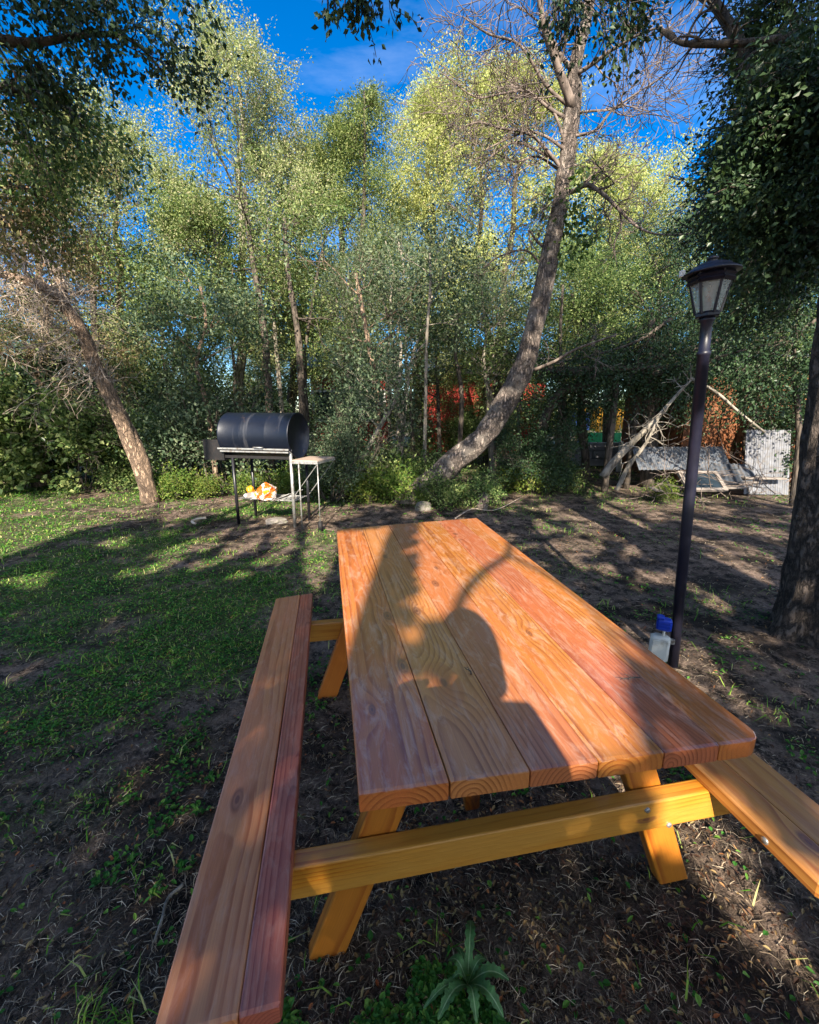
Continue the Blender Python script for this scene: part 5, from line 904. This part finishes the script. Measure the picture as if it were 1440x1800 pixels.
# ---------------------------------------------------------------- behind the camera: the photographer and the trees that shade the clearing
def person():
    t = thing('person', 'person in a navy jacket holding up a phone beyond the near table end', 'person', (-0.02, -.36, 0))
    J = {'pel': (0, 0, .95), 'sp': (0, .02, 1.15), 'ch': (0, .01, 1.36), 'nk': (.05, 0, 1.50), 'hd': (.07, .02, 1.56), 'hl': (-.10, 0, .92), 'kl': (-.11, .02, .50), 'al': (-.12, -.02, .09), 'fl': (-.13, .14, .04), 'hr': (.10, 0, .92), 'kr': (.12, .02, .50), 'ar': (.13, -.02, .09), 'fr': (.15, .14, .04),
         'sl': (-.16, 0, 1.37), 'el': (-.25, .10, 1.14), 'wl': (-.05, .27, 1.25), 'sr': (.17, 0, 1.43), 'er': (.24, .10, 1.14), 'wr': (.17, .28, 1.25)}
    R_ = {'pel': .16, 'sp': .145, 'ch': .13, 'nk': .05, 'hd': .05, 'hl': .10, 'kl': .065, 'al': .045, 'fl': .04, 'hr': .10, 'kr': .065, 'ar': .045, 'fr': .04, 'sl': .06, 'el': .05, 'wl': .034, 'sr': .075, 'er': .05, 'wr': .034}
    E_ = [('pel', 'sp'), ('sp', 'ch'), ('ch', 'nk'), ('nk', 'hd'), ('pel', 'hl'), ('hl', 'kl'), ('kl', 'al'), ('al', 'fl'), ('pel', 'hr'), ('hr', 'kr'), ('kr', 'ar'), ('ar', 'fr'), ('ch', 'sl'), ('sl', 'el'), ('el', 'wl'), ('ch', 'sr'), ('sr', 'er'), ('er', 'wr')]
    def skin(name, J, R_, E_, root, m, sub=1):
        ks = list(J); me = bpy.data.meshes.new(name); me.from_pydata([J[k_] for k_ in ks], [(ks.index(a_), ks.index(b_)) for a_, b_ in E_], []); o = link(name, me, t); md = o.modifiers.new('skin', 'SKIN'); me.materials.append(m)
        if not me.skin_vertices: 
            bpy.context.view_layer.objects.active = o
        for i, k_ in enumerate(ks): me.skin_vertices[0].data[i].radius = (R_[k_], R_[k_]); me.skin_vertices[0].data[i].use_root = (k_ == root)
        md.use_smooth_shade = True; s_ = o.modifiers.new('sub', 'SUBSURF'); s_.levels = s_.render_levels = sub; return o
    try:
        skin('body', J, R_, E_, 'pel', M['cloth_navy'])
        for sgn, w in ((-1, (-.05, .27, 1.25)), (1, (.17, .28, 1.25))):
            HJ = {'w': w, 'p': (w[0] - sgn * .01, w[1] + .03, w[2] + .05)}; HR = {'w': .028, 'p': .030}; HE = [('w', 'p')]
            for f_i in range(4):
                bx_ = HJ['p'][0] + (f_i - 1.5) * .017; HJ[f'a{f_i}'] = (bx_, w[1] + .035, w[2] + .085); HJ[f'b{f_i}'] = (bx_ - sgn * .012, w[1] + .045, w[2] + .115 + .006 * (f_i in (1, 2))); HJ[f'c{f_i}'] = (bx_ - sgn * .03, w[1] + .035, w[2] + .128)
                HR.update({f'a{f_i}': .010, f'b{f_i}': .009, f'c{f_i}': .008}); HE += [('p', f'a{f_i}'), (f'a{f_i}', f'b{f_i}'), (f'b{f_i}', f'c{f_i}')]
            HJ['t1'] = (w[0] - sgn * .035, w[1] + .02, w[2] + .05); HJ['t2'] = (w[0] - sgn * .055, w[1] + .02, w[2] + .07); HR['t1'] = .011; HR['t2'] = .009; HE += [('w', 't1'), ('t1', 't2')]; skin('hand', HJ, HR, HE, 'w', M['skin'])
    except Exception as ex: print('skin failed', ex)
    import bmesh
    bm = bmesh.new(); bmesh.ops.create_uvsphere(bm, u_segments=28, v_segments=20, radius=1)
    for v in bm.verts:
        x, y, z = v.co; w_ = .076 * (1 - .18 * max(0, -z)); x2 = x * w_; y2 = y * .097; z2 = z * .118
        if y > .6 and abs(x) < .22 and -.35 < z < .1: y2 += .014 * (1 - abs(x) / .22) * (1 - (z + .1) ** 2 * 4 if z > -.6 else 0)       # nose
        if y > .6 and abs(z - .02) < .15 and .2 < abs(x) < .5: y2 -= .006
        if y > .6 and abs(z + .5) < .08 and abs(x) < .3: y2 += .004
        v.co = (x2, y2 + .0, z2)
    me = bpy.data.meshes.new('head'); bm.to_mesh(me); bm.free(); me.materials.append(M['skin']); me.polygons.foreach_set('use_smooth', np.ones(len(me.polygons), bool)); link('head', me, t, loc=(.075, .03, 1.645))
    mb = MB()
    for s_ in (-1, 1): mb.tube([(.06 + s_ * .074, .02, 1.61), (.06 + s_ * .084, .015, 1.64), (.06 + s_ * .082, .012, 1.67)], [.008, .014, .010], 8)
    mb.build('ear', M['skin'], t); bm = bmesh.new(); bmesh.ops.create_uvsphere(bm, u_segments=28, v_segments=20, radius=1)
    for v in bm.verts: x, y, z = v.co; v.co = (x * .080, y * .103 - (.012 if y > 0.3 and z < .45 else 0) * 3, z * .118 if (z > -.4 or x < .1) else -.13 - .03 * z); v.co.x *= 1.08; v.co.y -= .012 * (z < 0)
    me = bpy.data.meshes.new('hair'); bm.to_mesh(me); bm.free(); me.materials.append(M['hair']); link('hair', me, t, loc=(.075, .012, 1.668))
    mb = MB(); mb.box((0, 0, 0), (.155, .009, .076), bev=.004); tag(mb.build('phone', M['black_metal'], loc=(.045, -.055, 1.325), smooth=False), 'black phone held up in both hands by the person', 'phone')
person()

# lit and shaded places, measured on the photo, decide where the overhead foliage is thick
S76 = lambda pts: np.array([uv(G(a, b_, TH)) for a, b_ in pts]); S0 = lambda pts: np.array([uv(G(a, b_, 0)) for a, b_ in pts])
LIT = [S76([(560, 935), (705, 925), (690, 985), (668, 1090), (650, 1165), (600, 1200), (560, 1100)]),
       S76([(735, 905), (845, 895), (985, 1000), (1090, 1085), (1125, 1150), (1112, 1210), (1130, 1290), (1150, 1345), (950, 1375), (800, 1360), (800, 1100), (715, 1130), (730, 1050)]),
       S76([(1290, 1225), (1345, 1260), (1350, 1300), (1300, 1320)]),
       S0([(1185, 1470), (1265, 1440), (1440, 1700), (1440, 1760), (1330, 1690)]),
       np.array([uv(D(a, b_, 1.02)) for a, b_ in ((1132, 1370), (1215, 1340), (1275, 1430), (1215, 1500), (1130, 1510))]),
       S0([(-300, 905), (0, 885), (350, 845), (560, 850), (640, 905), (560, 925), (330, 898), (170, 925), (0, 985), (-300, 1090)]),
       S76([(700, 1195), (752, 1195), (782, 1290), (760, 1330), (712, 1270)]), S76([(715, 1165), (722, 1110), (775, 1092), (745, 1125)]),
       S0([(545, 900), (600, 930), (590, 980), (530, 990)])]
SPOTS = [uv(G(a, b_))[None] for a, b_ in ()]
def spot(px, py, hw, hh, ang=0):
    a = np.linspace(0, 2 * math.pi, 14, endpoint=False); c_, s_ = math.cos(rad(ang)), math.sin(rad(ang)); jit = 1 + .25 * np.sin(a * 3 + px)
    return np.array([uv(G(px + (hw * math.cos(t) * c_ + hh * math.sin(t) * s_) * j, py + (-hw * math.cos(t) * s_ + hh * math.sin(t) * c_) * j)) for t, j in zip(a, jit)])
LIT += [spot(q[0], q[1], q[2] * 1.1, q[3] * 1.45, *q[4:]) for q in ((1086, 913, 52, 20, -12), (1118, 940, 36, 14, -20), (998, 966, 30, 18, -20), (1042, 957, 24, 9), (972, 896, 16, 8), (1011, 902, 22, 9, -10), (1313, 1001, 66, 15, -25), (1300, 966, 90, 5, -14), (1169, 861, 95, 12, -8), (1120, 846, 60, 8), (1007, 858, 50, 9, -5), (1112, 970, 18, 8), (920, 862, 22, 9), (1330, 870, 26, 9), (1215, 890, 60, 6, -12), (1260, 925, 70, 5, -10), (1068, 1000, 20, 7, -15), (1150, 912, 18, 6), (950, 925, 16, 9), (1350, 935, 40, 5), (1180, 1010, 16, 8), (1260, 1060, 22, 8), (1400, 1480, 30, 8, -40), (1370, 1420, 24, 6, -40), (1405, 1520, 10, 16, -40),
       (311, 963, 75, 8, 16), (249, 1000, 60, 6, 14), (415, 963, 42, 9, 24), (440, 944, 30, 6, 30), (556, 995, 26, 26), (353, 992, 26, 6, 12), (54, 1021, 44, 9, 8), (500, 945, 22, 14, 30), (205, 955, 30, 7, 10), (380, 940, 26, 5, 20), (470, 975, 30, 6, 24), (310, 905, 40, 6, 8), (420, 1010, 24, 5, 12))]
LIT += [np.array([uv(D(a + dx, b_ + dy, 2.95)) for dx, dy in ((-w_, -4), (w_, -9), (w_, 3), (-w_, 8))]) for a, b_, w_ in ((1400, 925, 26), (1420, 955, 30), (1395, 985, 20), (1428, 1010, 18), (1405, 700, 16), (1420, 740, 22), (1418, 790, 26), (1410, 840, 20), (1400, 1060, 14))]
TABREG = S76([(560, 900), (850, 880), (1400, 1250), (1440, 1350), (620, 1460)])
DRUM = np.array([uv(D(a, b_, 5.35)) for a, b_ in ((380, 720), (555, 720), (555, 860), (380, 860))])
def density(u, v):
    n = .42 * smoothnoise(u, v * .8, .30, 61) + .40 * smoothnoise(u, v, .17, 62) + .18 * smoothnoise(u, v, .9, 63)
    dd = u * math.sin(YAW) + v * math.cos(YAW); s = (u * math.cos(YAW) - v * math.sin(YAW)) / np.maximum(dd, .3)
    # near ground and left lawn solid shade; right side and around the barbecue dappled; far part open
    thick = np.full(u.shape, .99); dap = (n > .56).astype(float); mid = (dd > 3.1) & (s > .05) | (dd > 4.2) & (s > -.36); thick = np.where(mid, np.where(dap > 0, .06, .97), thick); thick = np.where((dd > 3.9) & (s > -.62) & (s <= .05) & (n > .60), .06, thick)
    far = dd > 6.2; thick = np.where(far, np.where(n > .55, .02, .96), thick); thick = np.where(dd > 13.5, 0, thick)
    thick = np.where((s > .55) & (dd < 3.4) & (dd > 1.0), np.where(n > .57, .05, .97), thick)
    thick = np.where(inpoly(u, v, DRUM), .99, thick)
    for cx_, cy_, w_, h_ in ((478, 765, 22, 42), (425, 775, 12, 14), (514, 770, 12, 34), (450, 790, 8, 10)):
        thick = np.where(inpoly(u, v, np.array([uv(D(cx_ + w_ * math.cos(a_), cy_ + h_ * math.sin(a_), 5.33)) for a_ in np.linspace(0, 6.28, 12, endpoint=False)])), 0., thick)
    for L_ in LIT: thick = np.where(inpoly(u, v, L_), .0, thick)
    return thick
rng = np.random.default_rng(99)
TR = [(-1.0, -3.6), (1.9, -5.2), (-4.2, -5.0), (4.6, -4.2)]
n = 310000; u = rng.uniform(-6.0, 7.0, n); v = rng.uniform(-1.0, 13.5, n)
k = rng.random(n) < density(u, v) * np.where(v < 6, 1.0, .55); u, v = u[k], v[k]
zmin = np.maximum(3.0, (v + 1.1) / 1.64); z = zmin + rng.gamma(1.6, .7, len(u)); P = np.stack([u, v, 0 * u], 1) + SUN[None] * (z / SUN[2])[:, None]
# small strays from the path of the light, then leaf faces
dirs = rng.normal(size=P.shape); dirs /= np.linalg.norm(dirs, axis=1)[:, None]; up_ = np.cross(dirs, SUN[None] * .7 + rng.normal(size=P.shape) * .5); up_ /= np.linalg.norm(up_, axis=1)[:, None]; L_ = rng.uniform(.055, .105, len(P))[:, None]
Q = np.stack([P - dirs * L_ * .5, P + up_ * L_ * .35, P + dirs * L_ * .5, P - up_ * L_ * .35], 1)
own = np.argmin(np.stack([np.hypot(P[:, 0] - a, P[:, 1] - b_) for a, b_ in TR], 1), 1)
labs = ('slim tree behind the photographer whose trunk shadow crosses the table', 'tree behind the photographer to the right, shading the near ground', 'tree behind the photographer to the left, shading the lawn', 'tree behind the photographer at the far right, dappling the soil')
for i, (a, b_) in enumerate(TR):
    t = thing('shade_tree', labs[i], 'tree', (a, b_, 0)); tb = MB(); r0 = .075 if i == 0 else .18; H_ = 8.5
    pts = [np.array([0, 0, -.05])] + [np.array([(0 if i == 0 and j < 5 else rng.normal() * .12), rng.normal() * .1, H_ * j / 8]) for j in range(1, 9)]; S_ = spline(pts, 3); tb.tube(S_, np.linspace(r0, .03, len(S_)) if i else np.interp(np.linspace(0, 1, len(S_)), [0, .3, .6, 1], [.085, .07, .05, .02]), 12, rough=.04, rng=rng)
    mine = P[own == i]
    for j in range(16):
        tgt = mine[rng.integers(len(mine))] - [a, b_, 0]; q0 = S_[min(len(S_) - 1, int(np.argmin(np.abs(S_[:, 2] - tgt[2] * .8))))]; m_ = (q0 + tgt) / 2 + [0, 0, -.2]
        sg_ = q0 + (tgt - q0) * np.linspace(0, 1, 12)[:, None] + [a, b_, 0]; sh_ = sg_ - SUN * ((sg_[:, 2:3] - TH) / SUN[2])
        if np.any((sh_[:, 0] > -.5) & (sh_[:, 0] < 1.5) & (sh_[:, 1] > .3) & (sh_[:, 1] < 3)): continue
        tb.tube(spline([q0, m_, tgt], 5), np.linspace(.035, .008, 11), 5)
    link('trunk', tb.mesh('trunk', M['bark_dark']), t); cb = MB(); cb.quads(Q[own == i] - np.array([a, b_, 0]), 0); link('crown', cb.mesh('crown', [M['leaf_mid']], False), t)
    if i == 0:
        mb = MB(); bp = [lift(G(x_, y_, TH), 4.0 - .1 * q_) - [a, b_, 0] for q_, (x_, y_) in enumerate(((745, 1100), (795, 1090), (815, 1045), (850, 1005), (892, 975), (900, 945), (930, 925)))]; q2 = spline(bp, 4); mb.tube(q2, np.linspace(.028, .014, len(q2)), 6)
        bp = [lift(G(x_, y_, TH), 4.0) - [a, b_, 0] for (x_, y_) in ((892, 975), (960, 1010), (1040, 1070), (1110, 1180))]; q2 = spline(bp, 4); mb.tube(q2, np.linspace(.014, .012, len(q2)), 6)
        link('branch', mb.mesh('branch', M['bark_dark']), t)
